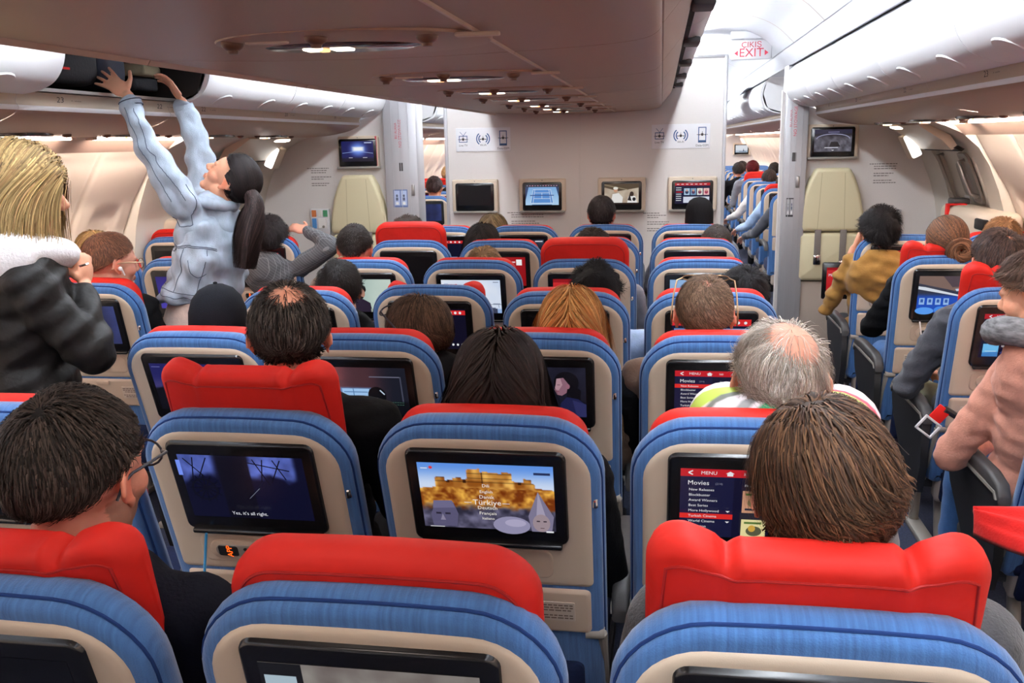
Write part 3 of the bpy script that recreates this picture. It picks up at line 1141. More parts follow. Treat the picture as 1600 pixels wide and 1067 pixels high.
# ceiling -----------------------------------------------------------
g = G()
for sgn in (1, -1):
    pr = smooth_prof([(.66, 2.30), (.80, 2.345), (.95, 2.36), (1.10, 2.345), (1.24, 2.285), (1.350, 2.185)], 4)
    extrude_profile(g, [(sgn * x, z) for x, z in pr], Y0, YE)
    pr2 = [(1.350, 2.185), (1.354, 2.190), (1.357, 2.180), (1.425, 2.105), (1.445, 2.11), (1.50, 2.16)]
    extrude_profile(g, [(sgn * x, z) for x, z in pr2], Y0, YE)
    # cross joints between the ceiling panels
extrude_profile(g, [(-.66, 2.30), (.66, 2.30)], Y0, YE)
struct(g.build('ceiling', MT['ceil'], sharp=40))
g = G()
for sgn in (1, -1):
    pr = smooth_prof([(.80, 2.343), (.95, 2.358), (1.10, 2.343), (1.238, 2.283), (1.348, 2.184)], 4)
    for y in np.arange(-2.6, YE, 1.06):
        extrude_profile(g, [(sgn * x, z) for x, z in pr], y, y + .012)
struct(g.build('trim_6', MT['under2'], sharp=40))
# ceiling cove lamps: run along the top of the centre bins, both sides
for sgn in (1, -1):
    for ya, yb in ((-3.0, 6.6), (7.0, 19.9)):
        g = G()
        n = int((yb - ya) / 1.2)
        for k in range(n):
            a = ya + (yb - ya) * k / n
            g.box(min(sgn * .79, sgn * .83), max(sgn * .79, sgn * .83), a, a + (yb - ya) / n - .03, 2.295, 2.31)
        tag(g.build('ceiling_light', MT['sky_lamp'], smooth=False), 'long white lamp in the ceiling cove over the %s aisle of the %s' % ('right' if sgn > 0 else 'left', 'near cabin' if ya < 5 else 'far cabin'), 'lamp')
# end walls of what is built
g = G(); g.box(-2.7, 2.7, Y0 - .08, Y0, 0, 2.5)
struct(g.build('wall_back', MT['wall'], smooth=False))
g = G(); g.box(-2.7, 2.7, YE, YE + .08, 0, 2.5)
struct(g.build('wall_far', MT['wall'], smooth=False))

# ------------------------------------------------------------------ overhead bins
DOORPR = smooth_prof([(1.46, 2.112), (1.425, 2.07), (1.405, 2.00), (1.415, 1.93), (1.455, 1.872), (1.52, 1.842), (1.585, 1.832)], 4)
UNDER = smooth_prof([(1.612, 1.793), (1.616, 1.781), (1.64, 1.763), (1.72, 1.735), (1.85, 1.712), (1.97, 1.703), (2.09, 1.700)], 4)
HOUSE = [(1.585, 1.842), (1.60, 1.846), (1.618, 1.815), (1.612, 1.798)]
ordn = ['first', 'second', 'third', 'fourth', 'fifth', 'sixth', 'seventh', 'eighth', 'ninth', 'tenth', 'eleventh', 'twelfth', 'thirteenth']


def side_bin(sgn, y0, y1, label, opened=False, grp='overhead bins', endcap=False):
    t = empty('overhead_bin', (0, 0, 0))
    tag(t, label, 'overhead bin', grp)
    m = lambda pr: [(sgn * x, z) for x, z in pr]
    e = .0006
    # housing: recessed label panel, lip, underside, back box
    g = G()
    extrude_profile(g, m(UNDER), y0 + e, y1 - e)
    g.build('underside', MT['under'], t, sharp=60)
    g = G()
    extrude_profile(g, m(smooth_prof(HOUSE, 2)), y0 + e, y1 - e)
    g.build('label_panel', MT['beige'], t, sharp=60)
    g = G()
    pr = [(1.612, 1.798), (1.6085, 1.790), (1.612, 1.781), (1.618, 1.781), (1.622, 1.793)]
    extrude_profile(g, m(pr), y0 + .002, y1 - .002, True, True)
    g.build('lip', MT['bin'], t, sharp=60)
    g = G()
    extrude_profile(g, m([(1.585, 1.845), (2.14, 1.90), (2.10, 2.12), (1.47, 2.135)]), y0 + e, y1 - e)
    for y in ((y0 + e, y1 - e)):
        pts = [(1.585, 1.845), (2.14, 1.90), (2.10, 2.12), (1.47, 2.135), (1.43, 2.0), (1.47, 1.88)]
        g.add([(sgn * x, y, z) for x, z in pts], [tuple(range(6))])
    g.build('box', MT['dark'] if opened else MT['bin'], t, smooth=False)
    if endcap:
        g = G()
        pts = DOORPR + HOUSE[1:] + UNDER + [(2.05, 2.1)]
        for y in (y1 - .001, y1 + .012):
            g.add([(sgn * x, y, z) for x, z in pts], [tuple(range(len(pts)))])
        g.build('end_panel', MT['bin'], t, smooth=False)
    if opened:
        g = G()
        g.box(min(sgn * 1.572, sgn * 1.60), max(sgn * 1.572, sgn * 1.60), y0 + .01, y1 - .01, 1.846, 1.858)
        g.build('sill', MT['metal'], t, smooth=False)
    # door: a shell with thickness
    g = G()
    outp = DOORPR
    inn = [(x + .022, z + .004) for x, z in DOORPR[::-1]]
    loop = outp + inn
    if opened:
        # swung up about its top edge, tucked above the aisle
        hx, hz = 1.46, 2.112
        a = rad(104)
        loop = [(hx + (x - hx) * math.cos(a) + (z - hz) * math.sin(a), hz - (x - hx) * math.sin(a) + (z - hz) * math.cos(a)) for x, z in loop]
    g.loft([[(sgn * x, y, z) for x, z in loop] for y in (y0 + .003, y1 - .003)], True, True)
    d = g.build('door', MT['bin'], t, sharp=50)
    # oval latch pulls at the lower edge
    if not opened:
        for y in (y0 + .25 * (y1 - y0), y0 + .75 * (y1 - y0)):
            g = G()
            base = [(.055 * math.cos(a), .02 * math.sin(a)) for a in np.linspace(0, 2 * PI, 18, endpoint=False)]
            rr = []
            for k, off in ((1.0, -.001), (.96, .004), (.7, .0055)):
                rr.append([(sgn * (1.480 + .048 * b * k / .02 * .9 - off * .5), y + a * k * 1.15, 1.859 - .022 * b * k / .02 - off) for a, b in base])
            g.loft(rr, False, True)
            g.build('latch', MT['bin'], d, sharp=60)
    return t


def row_print(sgn, y, txt, parent):
    """row number printed on the label panel under the bin"""
    V, F = text_geo(txt, .045, 'CENTER')
    # panel runs from (1.60,1.846) to (1.612,1.798): text plane slightly in front
    for VV, FF, sx in ((V, F, 0.0), (text_geo('A - window', .013)[0], text_geo('A - window', .013)[1], .095), ):
        g = G()
        P_ = []
        for p in VV:
            zz = 1.821 + p[1] * .62
            xx = 1.6085 + (1.821 - zz) * .10 - .006
            P_.append((sgn * xx, y + (p[0] + sx) * (1 if sgn < 0 else -1), zz))
        g.add(P_, FF)
        g.build('seat_letters' if sx else 'row_number', MT['inkdark'], parent, smooth=False)


edges_y = [-3.1, -2.15, -1.13, -.11, .91, 1.93, 2.945, 3.96, 4.97, 5.80, 6.66]
for sgn in (1, -1):
    nm = 'right' if sgn > 0 else 'left'
    vis = 0
    for i in range(len(edges_y) - 1):
        a, b = edges_y[i], edges_y[i + 1]
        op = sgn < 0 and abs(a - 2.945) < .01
        back = len(edges_y) - 2 - i
        lab = 'white curved overhead bin over the %s seats, %s back from the front partition' % (nm, ordn[back])
        if op:
            lab = 'open overhead bin above the left seats with dark bags inside'
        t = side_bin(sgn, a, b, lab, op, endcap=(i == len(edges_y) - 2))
        if sgn < 0 and op:
            row_print(-1, 3.17, '23', t); row_print(-1, 3.86, '22', t)
        elif a > 1.5 and a < 6:
            row_print(sgn, a + .3, str(23 - int(round((a - 2.945) / .8))), t)
# next cabin
ye = [8.3 + 1.05 * k for k in range(12)]
for sgn in (1, -1):
    nm = 'right' if sgn > 0 else 'left'
    for i in range(len(ye) - 1):
        op = sgn > 0 and i == 1
        lab = 'white overhead bin in the cabin beyond the partition, %s along the %s side' % (ordn[i], nm)
        if op:
            lab = 'opened overhead bin in the next cabin seen past the partition'
        side_bin(sgn, ye[i], ye[i + 1], lab, False, 'overhead bins of the next cabin')
# raised lid of the open bin in the far cabin
g = G()
lid = [(1.415 + .0, 2.10)] + []
pr = smooth_prof([(1.43, 2.115), (1.36, 2.09), (1.30, 2.03), (1.275, 1.95), (1.285, 1.89)], 4)
pr2 = [(x + .018, z + .004) for x, z in pr[::-1]]
g.loft([[(x, y, z) for x, z in pr + pr2] for y in (9.36, 10.35)], True, True)
tag(g.build('bin_lid', MT['bin'], sharp=50), 'raised white bin lid above the far right aisle', 'bin lid')

# side passenger service panels with lit signs, vents and strip lamps
def side_psu(sgn, y, label, grp):
    t = empty('service_panel', (sgn * 1.93, y, 1.7105))
    tag(t, label, 'service panel', grp)
    ov = lambda rx, ry, n=24: [(rx * math.cos(a), ry * math.sin(a)) for a in np.linspace(0, 2 * PI, n, endpoint=False)]
    g = G()
    g.loft([[(x * k, yy * k, -q) for x, yy in ov(.07, .19)] for k, q in ((1, -.012), (1.0, .008), (.93, .013))], False, True)
    g.build('lens', MT['psu_dark'], t)
    g = G()
    g.rbox(-.035, -.005, -.12, -.02, -.020, -.012, .003)
    g.build('lit_sign', MT['amberw'], t)
    g = G()
    g.rbox(-.037, -.003, -.081, -.062, -.0215, -.0125, .003)
    g.build('lit_sign', MT['amber'], t)
    for yy in (-.27, .27):
        g = G()
        g.ell((.02, yy, -.006), (.018, .024, .012))
        g.build('air_vent', MT['psu'], t)
    return t


ny = {1: [5.97, 5.16, 4.36, 3.56, 2.76, 1.96], -1: [5.80, 5.02, 4.19, 3.36, 2.56, 1.76]}
for sgn in (1, -1):
    nm = 'right' if sgn > 0 else 'left'
    for i, y in enumerate(ny[sgn]):
        side_psu(sgn, y, 'oval lit service panel under the %s bins, %s back from the partition' % (nm, ordn[i]), 'service panels under the side bins')
    segs = {1: [(5.13, 5.50), (3.62, 4.99), (2.10, 3.50), (.58, 1.98), (-1., .46), (-2.9, -1.1)], -1: [(4.12, 5.46), (2.55, 3.92), (1.0, 2.42), (-.5, .88), (-2.9, -.62)]}[sgn]
    for i, (a, b) in enumerate(segs):
        t = empty('strip_light', (sgn * 2.105, (a + b) / 2, 1.698))
        tag(t, 'glowing warm strip light along the %s wall top, %s from the front' % (nm, ordn[i]), 'strip light', 'strip lights under the side bins')
        g = G()
        g.rbox(-.016, .016, -(b - a) / 2, (b - a) / 2, -.012, .004, .004)
        g.build('tube', MT['warm_lamp'], t)
        for yy in (-(b - a) / 2 - .02, (b - a) / 2 + .02):
            g = G()
            g.rbox(-.02, .02, yy - .02, yy + .02, -.012, .004, .004)
            g.build('end_cap', MT['under2'], t)
    for i in range(11):
        y = 8.5 + i * 1.05
        t = empty('strip_light', (sgn * 2.105, y + .4, 1.698))
        tag(t, 'small strip light in the next cabin, %s beyond the partition on the %s' % (ordn[i], nm), 'strip light', 'strip lights of the next cabin')
        g = G()
        g.rbox(-.02, .02, -.40, .40, -.012, .004, .004)
        g.build('tube', MT['warm_lamp'], t)

# ------------------------------------------------------------------ centre bins
CBOT = smooth_prof([(-.625, 1.872), (-.618, 1.85), (-.59, 1.842), (-.3, 1.832), (0, 1.829), (.25, 1.834), (.45, 1.842), (.54, 1.852), (.572, 1.868), (.578, 1.885)], 4)
cy = [-3.1, -2.0, -.95, .07, 1.08, 2.09, 3.09, 4.06, 5.02, 5.92, 6.78]
for i in range(len(cy) - 1):
    a, b = cy[i] + .002, cy[i + 1] - .002
    back = len(cy) - 2 - i
    t = empty('centre_bin', (0, 0, 0))
    tag(t, 'brown-grey centre overhead bin with reading lights, %s back from the bulkhead' % ordn[back], 'overhead bin', 'centre overhead bins')
    g = G()
    extrude_profile(g, CBOT, a, b)
    for y in (a, b):
        g.add([(x, y, z) for x, z in CBOT] + [(.6, y, 2.25), (-.6, y, 2.25)], [tuple(range(len(CBOT) + 2))])
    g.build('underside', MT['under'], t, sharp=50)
    # seam running along the underside, right of the service units
    g = G()
    g.box(.252, .257, a, b, 1.8285, 1.836)
    g.build('seam', MT['under2'], t, smooth=False)
    for q in (1, -1):
        g = G()
        pr = [(.576, 1.884), (.582, 1.884), (.64, 1.955), (.652, 1.985), (.646, 1.99), (.632, 1.96)] if q > 0 else [(-.62, 1.870), (-.627, 1.872), (-.66, 1.955), (-.667, 1.985), (-.66, 1.99), (-.645, 1.96)]
        extrude_profile(g, pr, a, b, True, True)
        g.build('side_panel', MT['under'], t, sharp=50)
    g = G()
    extrude_profile(g, [(-.633, 1.838), (-.622, 1.832), (-.612, 1.846), (-.622, 1.868), (-.634, 1.862)], a, b, True, True)
    g.build('edge_trim', MT['under2'], t, sharp=50)
    for sgn in (1, -1):
        g = G()
        pr = smooth_prof([(.668, 1.992), (.70, 2.0), (.735, 2.04), (.75, 2.10), (.735, 2.18), (.69, 2.255)], 4)
        pr2 = [(x - .02, z) for x, z in pr[::-1]]
        g.loft([[(sgn * x, y, z) for x, z in pr + pr2] for y in (a + .003, b - .003)], True, True)
        d = g.build('door', MT['bin'], t, sharp=50)
        g = G()
        g.rbox(min(sgn * .655, sgn * .715), max(sgn * .655, sgn * .715), (a + b) / 2 - .07, (a + b) / 2 + .07, 1.972, 1.998, .008)
        g.build('latch', MT['charcoal'], d)
    for sgn in (1, -1):
        g = G()
        g.box(min(sgn * .645, sgn * .668), max(sgn * .645, sgn * .668), a, b, 1.986, 2.02)
        g.build('gap', MT['dark'], t, smooth=False)

# service units under the centre bins
cyu = [1.775, 2.747, 3.543, 4.224, 4.944, 5.486, 5.992, .85, 0.0]
for i, y in enumerate(cyu):
    t = empty('reading_light_unit', (0, y, 1.8305))
    tag(t, 'oval reading light and sign unit under the centre bins, %s from the camera end' % ordn[i] if i < 7 else 'oval light unit under the centre bins above the photographer, %s behind the lit ones' % ordn[i - 7], 'reading light', 'centre service units')
    ov = lambda rx, ry, n=28: [(rx * math.cos(a), ry * math.sin(a)) for a in np.linspace(0, 2 * PI, n, endpoint=False)]
    # raised swoosh carrying the vents
    g = G()
    g.loft([[(x * k, yy * k - .02, -q) for x, yy in ov(.27, .22, 36)] for k, q in ((1, -.012), (.97, .003), (.90, .006))], False, True)
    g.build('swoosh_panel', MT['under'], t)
    g = G()
    g.loft([[(x * k - .03, yy * k, -q) for x, yy in ov(.155, .085)] for k, q in ((1, .0), (1.0, .006), (.93, .009))], False, True)
    g.build('lens', MT['psu_dark'], t)
    g = G()
    for k in range(2):
        g.rbox(-.105 + k * .055, -.065 + k * .055, -.022, .016, -.013, -.006, .003)
    g.build('lit_sign', MT['amberw'], t)
    g = G()
    g.rbox(-.078, -.058, -.015, .010, -.0145, -.0065, .003)
    g.build('lit_sign', MT['amber'], t)
    for x, yy in ((-.20, -.12), (.17, -.13), (-.02, -.17)):
        g = G()
        g.ell((x, yy, -.006), (.020, .025, .014))
        g.tube([(x, yy, -.012), (x, yy, -.024)], [.012, .009], 12)
        g.build('air_vent', MT['psu'], t)
    for x in (-.13, .26):
        g = G()
        g.rbox(x - .04, x + .04, -.135, -.118, -.010, -.002, .003)
        g.build('call_button', MT['under2'], t)

    la = bpy.data.lights.new('centre_fill', 'AREA')  # soft warm fill light added below each unit to brighten the centre seats
    la.shape = 'ELLIPSE'; la.size = .34; la.size_y = .30
    la.energy = 2.4; la.color = (1.0, .86, .74)
    lo = bpy.data.objects.new('centre_fill', la)
    lo.location = (0, y + .02, 1.80)
    COL.objects.link(lo)
# ------------------------------------------------------------------ fittings on the bulkheads
def monitor(x, z, y, kind, label, fw=.345, fh=.243, bar=True, edge=None):
    t = empty('wall_monitor', (x, y, z))
    tag(t, label, 'monitor', 'wall monitors on the bulkheads')
    g = G()
    ol = rrect(-fw / 2, fw / 2, -fh / 2, fh / 2, .012, 4)
    g.loft(rings_y(ol, [(0, .03), (0, -.022), (.004, -.028), (.009, -.030)]), False, True)
    g.build('frame', MT['cream'], t)
    g = G()
    ol = rrect(-.145, .145, -.112, .096, .016, 5)
    g.loft(rings_y(ol, [(0, -.028), (0, -.036), (.004, -.039)]), False, True)
    bz = g.build('screen_bezel', MT['bezel'], t)
    display(kind, .246, .148, bz, (0, -.0395, .005))
    g = G()
    g.ell((0, -.030, fh / 2 - .013), (.004, .002, .004), None, 10, 6)
    g.build('camera_dot', MT['inkgray'], t)
    if bar:
        g = G()
        g.rbox(-.165, .165, -.05, .0, -fh / 2 - .004, -fh / 2 + .012, .005)
        g.build('ledge', MT['gray'], t)
    if edge:
        g = G()
        g.rbox(fw / 2 - .02, fw / 2 - .008, -.033, -.029, -fh / 2 + .015, fh / 2 - .004, .001)
        g.build('red_strip', MT['signred'], t)
    return t


mz = 1.250
monitor(-.786, mz, YB - .012, 'off', 'switched-off wall monitor, leftmost of the four on the centre bulkhead')
monitor(-.281, mz, YB - .012, 'tennis', 'wall monitor showing a blue tennis court on the centre bulkhead')
monitor(.299, mz, YB - .012, 'film', 'wall monitor showing people dressed in white, behind a dark-haired head')
monitor(.804, mz, YB - .012, 'grid', 'wall monitor showing a film menu behind a black beanie')
monitor(-1.652, 1.588, 6.725, 'show', 'wall monitor with a blue stage glow above the left jump seat', .31, .235, True, True)
monitor(1.740, 1.600, 6.725, 'lander', 'wall monitor with a grey dome picture above the right jump seat', .34, .232)

# connectivity signs: Live TV, Wi-Fi, Data-GSM
def conn_sign(x, z, label, y=YB - .001, sc=1.):
    t = empty('connectivity_sign', (x, y, z))
    t.scale = (sc, 1, sc)
    tag(t, label, 'sign', 'connectivity signs on the bulkhead')
    g = G()
    g.rbox(-.205, .205, -.003, 0, -.085, .085, .0012, 1)
    g.build('backing', MT['signwhite'], t)

    def plane_icon(g, cx, cz, s):
        g.poly([(cx - s, -.0046, cz - .002), (cx + s, -.0046, cz - .002), (cx + s, -.0046, cz + .0015), (cx - s, -.0046, cz + .0015)])
        g.poly([(cx + .010 * math.cos(a), -.0050, cz + .010 * math.sin(a)) for a in np.linspace(0, 2 * PI, 12, endpoint=False)])
        g.poly([(cx - .0015, -.0046, cz), (cx + .0015, -.0046, cz), (cx + .0015, -.0046, cz + .022), (cx - .0015, -.0046, cz + .022)])
        for q in (-1, 1):
            g.poly([(cx + q * .02 + .004 * math.cos(a), -.0050, cz - .002 + .004 * math.sin(a)) for a in np.linspace(0, 2 * PI, 8, endpoint=False)])

    def rectline(g, x0, x1, z0, z1, w):
        for a in ((x0, x1, z1 - w, z1), (x0, x1, z0, z0 + w), (x0, x0 + w, z0, z1), (x1 - w, x1, z0, z1)):
            g.poly([(a[0], -.004, a[2]), (a[1], -.004, a[2]), (a[1], -.004, a[3]), (a[0], -.004, a[3])])
    # TV
    g = G(); gd = G()
    rectline(g, -.182, -.118, -.018, .030, .005)
    for q in (-1, 1):
        g.poly([(-.150, -.004, .030), (-.150 + .004, -.004, .030), (-.150 + q * .024 + .002, -.004, .058), (-.150 + q * .024 - .002, -.004, .058)])
    plane_icon(gd, -.150, .004, .038)
    g.build('tv_icon', MT['signblue'], t, smooth=False)
    # wifi arcs
    g = G()
    for q in (-1, 1):
        for r in (.028, .044):
            a = np.linspace(-.9, .9, 9)
            pts = [(q * r * math.cos(k), -.004, .006 + r * math.sin(k)) for k in a] + [(q * (r + .008) * math.cos(k), -.004, .006 + (r + .008) * math.sin(k)) for k in a[::-1]]
            g.add(pts, [(i, i + 1, 16 - i, 17 - i) for i in range(8)])
    plane_icon(gd, 0, .004, .026)
    g.build('wifi_icon', MT['signblue'], t, smooth=False)
    g = G()
    rectline(g, .122, .178, -.046, .062, .006)
    g.poly([(.122, -.004, -.046), (.178, -.004, -.046), (.178, -.004, -.03), (.122, -.004, -.03)])
    plane_icon(gd, .150, .010, .038)
    g.build('phone_icon', MT['signblue'], t, smooth=False)
    gd.build('plane_mark', MT['inkdark'], t, smooth=False)
    g = G()
    for s_, x_, z_ in (('Live TV', -.150, -.040), ('Wi-Fi', 0, -.040), ('Data-GSM', .150, -.066)):
        V, F = text_geo(s_, .021)
        g.add([(x_ + p[0], -.0042, z_ + p[1]) for p in V], F)
    g.build('lettering', MT['inkdark'], t, smooth=False)
    return t


conn_sign(-.72, 1.66, 'Live TV, Wi-Fi and Data-GSM sign on the left half of the bulkhead')
conn_sign(.715, 1.655, 'Live TV, Wi-Fi and Data-GSM sign on the right half of the bulkhead')


def notice(x, z, w, n, y, label, seed=0, kinds='notice'):
    """sheet of small print: unreadable at this distance, drawn as lines of ink"""
    t = empty('safety_notice', (x, y, z))
    tag(t, label, 'notice', 'printed notices on the bulkheads')
    r = random.Random(seed)
    h = n * .016
    g = G()
    g.box(-w / 2 - .01, w / 2 + .01, -.0016, 0, -h / 2 - .01, h / 2 + .01)
    g.build('sheet', MT['wall'], t, smooth=False)
    g = G()
    for i in range(n):
        zz = h / 2 - .008 - i * .016
        if i in (3, 6, 9):
            continue
        x0 = -w / 2 + (.03 if i % 3 else 0)
        x1 = w / 2 - r.random() * w * .4
        xx = x0
        while xx < x1:
            l = .008 + .016 * r.random()
            g.poly([(xx, -.003, zz - .003), (min(x1, xx + l), -.003, zz - .003), (min(x1, xx + l), -.003, zz + .003), (xx, -.003, zz + .003)])
            xx += l + .004
    g.build('print', MT['inkgray'], t, smooth=False)


notice(-.40, 1.075, .30, 7, YB - .001, 'small printed notice under the tennis court monitor', 1)
notice(.55, 1.04, .19, 10, YB - .001, 'small printed notice below and between the two right centre monitors', 2)
notice(-1.98, 1.40, .19, 10, 6.739, 'small printed notice on the wall left of the left jump seat', 3)
notice(2.10, 1.37, .20, 10, 6.739, 'small printed notice on the wall right of the right jump seat', 4)


# crew jump seats
MT['jumpseam'] = P('jump_seam', S(186, 174, 136), .6, .2)


def jump_seat(x, nm, zt=1.42):
    t = empty('jump_seat', (x, 6.74, 0))
    tag(t, 'cream folded crew jump seat on the %s bulkhead' % nm, 'jump seat')
    h = zt
    w = .225
    ol = [(-.205, .985), (.205, .985), (.222, 1.01), (.218, 1.10), (.19, 1.24), (.155, 1.34), (.12, h - .012), (.10, h), (-.10, h), (-.12, h - .012), (-.155, 1.34), (-.19, 1.24), (-.218, 1.10), (-.222, 1.01)]
    g = G()
    g.loft(rings_y(ol, [(0, .0), (0, -.05), (.004, -.064), (.011, -.074), (.020, -.079), (.028, -.080)]), False, True)
    g.build('back_cushion', MT['jump'], t, sharp=60)
    for q in (-1, 1):
        g = G()
        g.loft([[(q * (.090 - .014 * k) + e_, -.0806, .998 + k * (h - 1.03)) for e_ in (-.0016, .0016)] for k in (0, 1)], False, False, False)
        g.build('piping', MT['jumpseam'], t, smooth=False)
    g = G()
    g.loft(rings_y(rrect(-.215, .215, .64, .975, .03, 4), [(0, 0), (0, -.06), (.008, -.076), (.024, -.084)]), False, True)
    g.build('seat_cushion', MT['jump'], t)
    for q in (-1, 1):
        g = G()
        g.rbox(q * .085 - .022, q * .085 + .022, -.092, -.086, .80 - q * .02, 1.0, .002)
        s_ = g.build('harness_strap', MT['webbing'], t)
        g = G()
        g.rbox(q * .085 - .026, q * .085 + .026, -.10, -.084, .735 - q * .02, .805 - q * .02, .006)
        g.build('buckle', MT['chrome'], s_)
    g = G()
    g.rbox(-.215, .215, -.05, .0, .12, .63, .012)
    g.rbox(-.215, .215, -.052, -.048, .085, .10, .001)
    g.build('base_panel', MT['console'], t)
    g = G()
    g.rbox(.20, .24, -.06, 0, .965, .99, .006)
    g.build('hinge', MT['gray'], t)


jump_seat(1.752, 'right')
jump_seat(-1.668, 'left')

# exit sign hanging over the right aisle
t = empty('exit_sign', (1.168, 6.62, 2.215))
tag(t, 'white hanging sign reading CIKIS EXIT in red over the right aisle', 'exit sign')
g = G()
g.rbox(-.135, .135, -.01, .01, -.065, .065, .01)
g.build('board', MT['signwhite'], t)
g = G()
V, F = text_geo('ÇIKIŞ', .052)
g.add([(p[0] * 1.05, -.0112, p[1] + .030) for p in V], F)
V, F = text_geo('EXIT', .078)
g.add([(p[0] * 1.02, -.0112, p[1] - .022) for p in V], F)
for q in (-1, 1):
    g.poly([(q * .088, -.0112, -.004), (q * .088, -.0112, -.04), (q * .112, -.0112, -.022)][::q])
g.build('lettering', MT['signred'], t, smooth=False)
g = G()
g.rbox(-.05, .06, -.008, .008, .065, .15, .004)
g.build('hanger', MT['ceil'], t)
t2 = G()
t2.rbox(1.03, 1.30, 6.60, 6.64, 2.285, 2.335, .004)
tag(t2.build('ceiling_beam', MT['ceil']), 'white beam across the right aisle ceiling above the exit sign', 'beam')

# leaflets, stickers on the end posts
t = empty('leaflet_holder', (-1.985, 6.735, 1.09))
tag(t, 'white leaflet holder with orange, green and blue cards on left bulkhead', 'leaflet holder')
g = G(); g.rbox(-.075, .075, -.03, 0, -.12, .08, .006); g.build('holder', MT['white'], t)
g = G()
for (x, z, w, h, c) in ((-.045, .045, .034, .05, (200, 120, 70)), (.0, .045, .03, .05, (226, 226, 220)), (.045, .045, .034, .05, (80, 150, 110)), (-.045, -.03, .034, .075, (80, 140, 200)), (.02, -.03, .07, .075, (236, 236, 234))):
    g.col = tuple(lin(np.array(c) / 255.))
    g.rbox(x - w / 2, x + w / 2, -.036, -.029, z - h / 2, z + h / 2, .001, 1)
g.build('leaflets', MT['print'], t, usecol=True)
g = G(); g.cyl((.028, -.030, -.055), (.028, -.042, -.055), .010, 14); g.build('lock', MT['gray'], t)
for x, z, n, lab in ((-1.33, 1.245, 'door', 'blue and white picture sticker low on the left silver post'), (1.47, 1.155, 'dark', 'small dark pictogram sticker on the right silver post')):
    p = Pic(.11 if x < 0 else .05, .13)
    p.raster(flat((110, 130, 180) if x < 0 else (46, 46, 50)), 2, 2)
    for k in range(2):
        p.rect(.06 + k * .48, .06, .46 + k * .48, .9, (190, 206, 236) if x < 0 else (190, 190, 194)); p.ell(.26 + k * .48, .35, .07, .08, (90, 96, 120)); p.rect(.18 + k * .48, .45, .34 + k * .48, .62, (90, 96, 120)); p.rect(.16 + k * .48, .7, .36 + k * .48, .85, (250, 250, 250))
    o = p.build('pictogram_sticker', MT['print'], None, (0, 0, 0))
    o.location = (x, 6.6595, z)
    tag(o, lab, 'sticker')
for x, z, lab in ((-1.315, 1.475, 'left'), (1.485, 1.50, 'right')):
    g = G(); g.rbox(-.014, .014, -.003, 0, -.03, .03, .001, 1)
    o = g.build('post_label', MT['inkdark'], None, loc=(x, 6.6605, z)); tag(o, 'tiny dark label at mid height of the %s silver post' % lab, 'label')
    g = G()
    V, F = text_geo('NO STOWAGE', .03)
    g.add([(-p[1], 0, p[0]) for p in V], F)
    V, F = text_geo('BU ALANA', .024)
    g.add([(-p[1] - .03, 0, p[0] + .02) for p in V], F)
    o = g.build('post_lettering', MT['signred'], None, smooth=False, loc=(x, 6.6590, z + .24)); tag(o, 'faint red vertical lettering high on the %s silver post' % lab, 'lettering')
    g = G(); g.rbox(-.012, .012, -.012, 0, -.04, .04, .004)
    o = g.build('post_latch', MT['metal'], None, loc=(x + (.085 if x < 0 else .03), 6.6605, z - .17)); tag(o, 'slim metal latch on the %s silver post' % lab, 'latch')

# info card pocket beside the right jump seat
t = empty('card_pocket', (2.17, 6.735, 1.07))
tag(t, 'white card pocket and clear dispenser right of the right jump seat', 'card pocket')
g = G(); g.rbox(-.055, .045, -.03, 0, -.10, -.03, .006); g.build('pocket', MT['white'], t)
g = G(); g.rbox(-.055, .055, -.02, 0, -.02, .06, .004); g.build('dispenser', MT['silver'], t)
# swing-up monitor and cabinet in front of the first right row
t = empty('pop_up_monitor', (1.665, 5.62, -.115))
tag(t, 'pop-up monitor with red Miles page in front of the yellow sleeve', 'monitor')
g = G(); g.rbox(-.13, .17, .0, .02, .80, 1.02, .012); bz = g.build('screen_bezel', MT['bezel'], t)
display('miles', .25, .15, bz, (.02, -.002, .915))
g = G(); g.tube([(.1, .02, .82), (.1, .03, .5), (.1, .02, .1)], .015, 8); g.rbox(.02, .18, -.05, .09, .085, .18, .01); g.build('swing_arm', MT['charcoal'], t)
# bags in the open bin
def bag(x, y, z, sx, sy, sz, mat, label, handle=True, tiltz=0):
    t = empty('cabin_bag', (x, y, z), tiltz)
    tag(t, label, 'bag', 'bags in the open bin')
    g = G(); g.rbox(-sx / 2, sx / 2, -sy / 2, sy / 2, 0, sz, min(sx, sy, sz) * .28, 4); g.build('body', mat, t)
    if handle:
        g = G(); g.tube([(sx / 2 - .005, -.08, sz * .55), (sx / 2 + .03, -.06, sz * .6), (sx / 2 + .03, .06, sz * .6), (sx / 2 - .005, .08, sz * .55)], .008, 8); g.build('handle', MT['charcoal'], t)
        g = G(); g.box(sx / 2 - .002, sx / 2 + .003, -.02, .03, sz * .25, sz * .29); g.build('zip_tag', MT['beltred'], t, smooth=False)
    return t


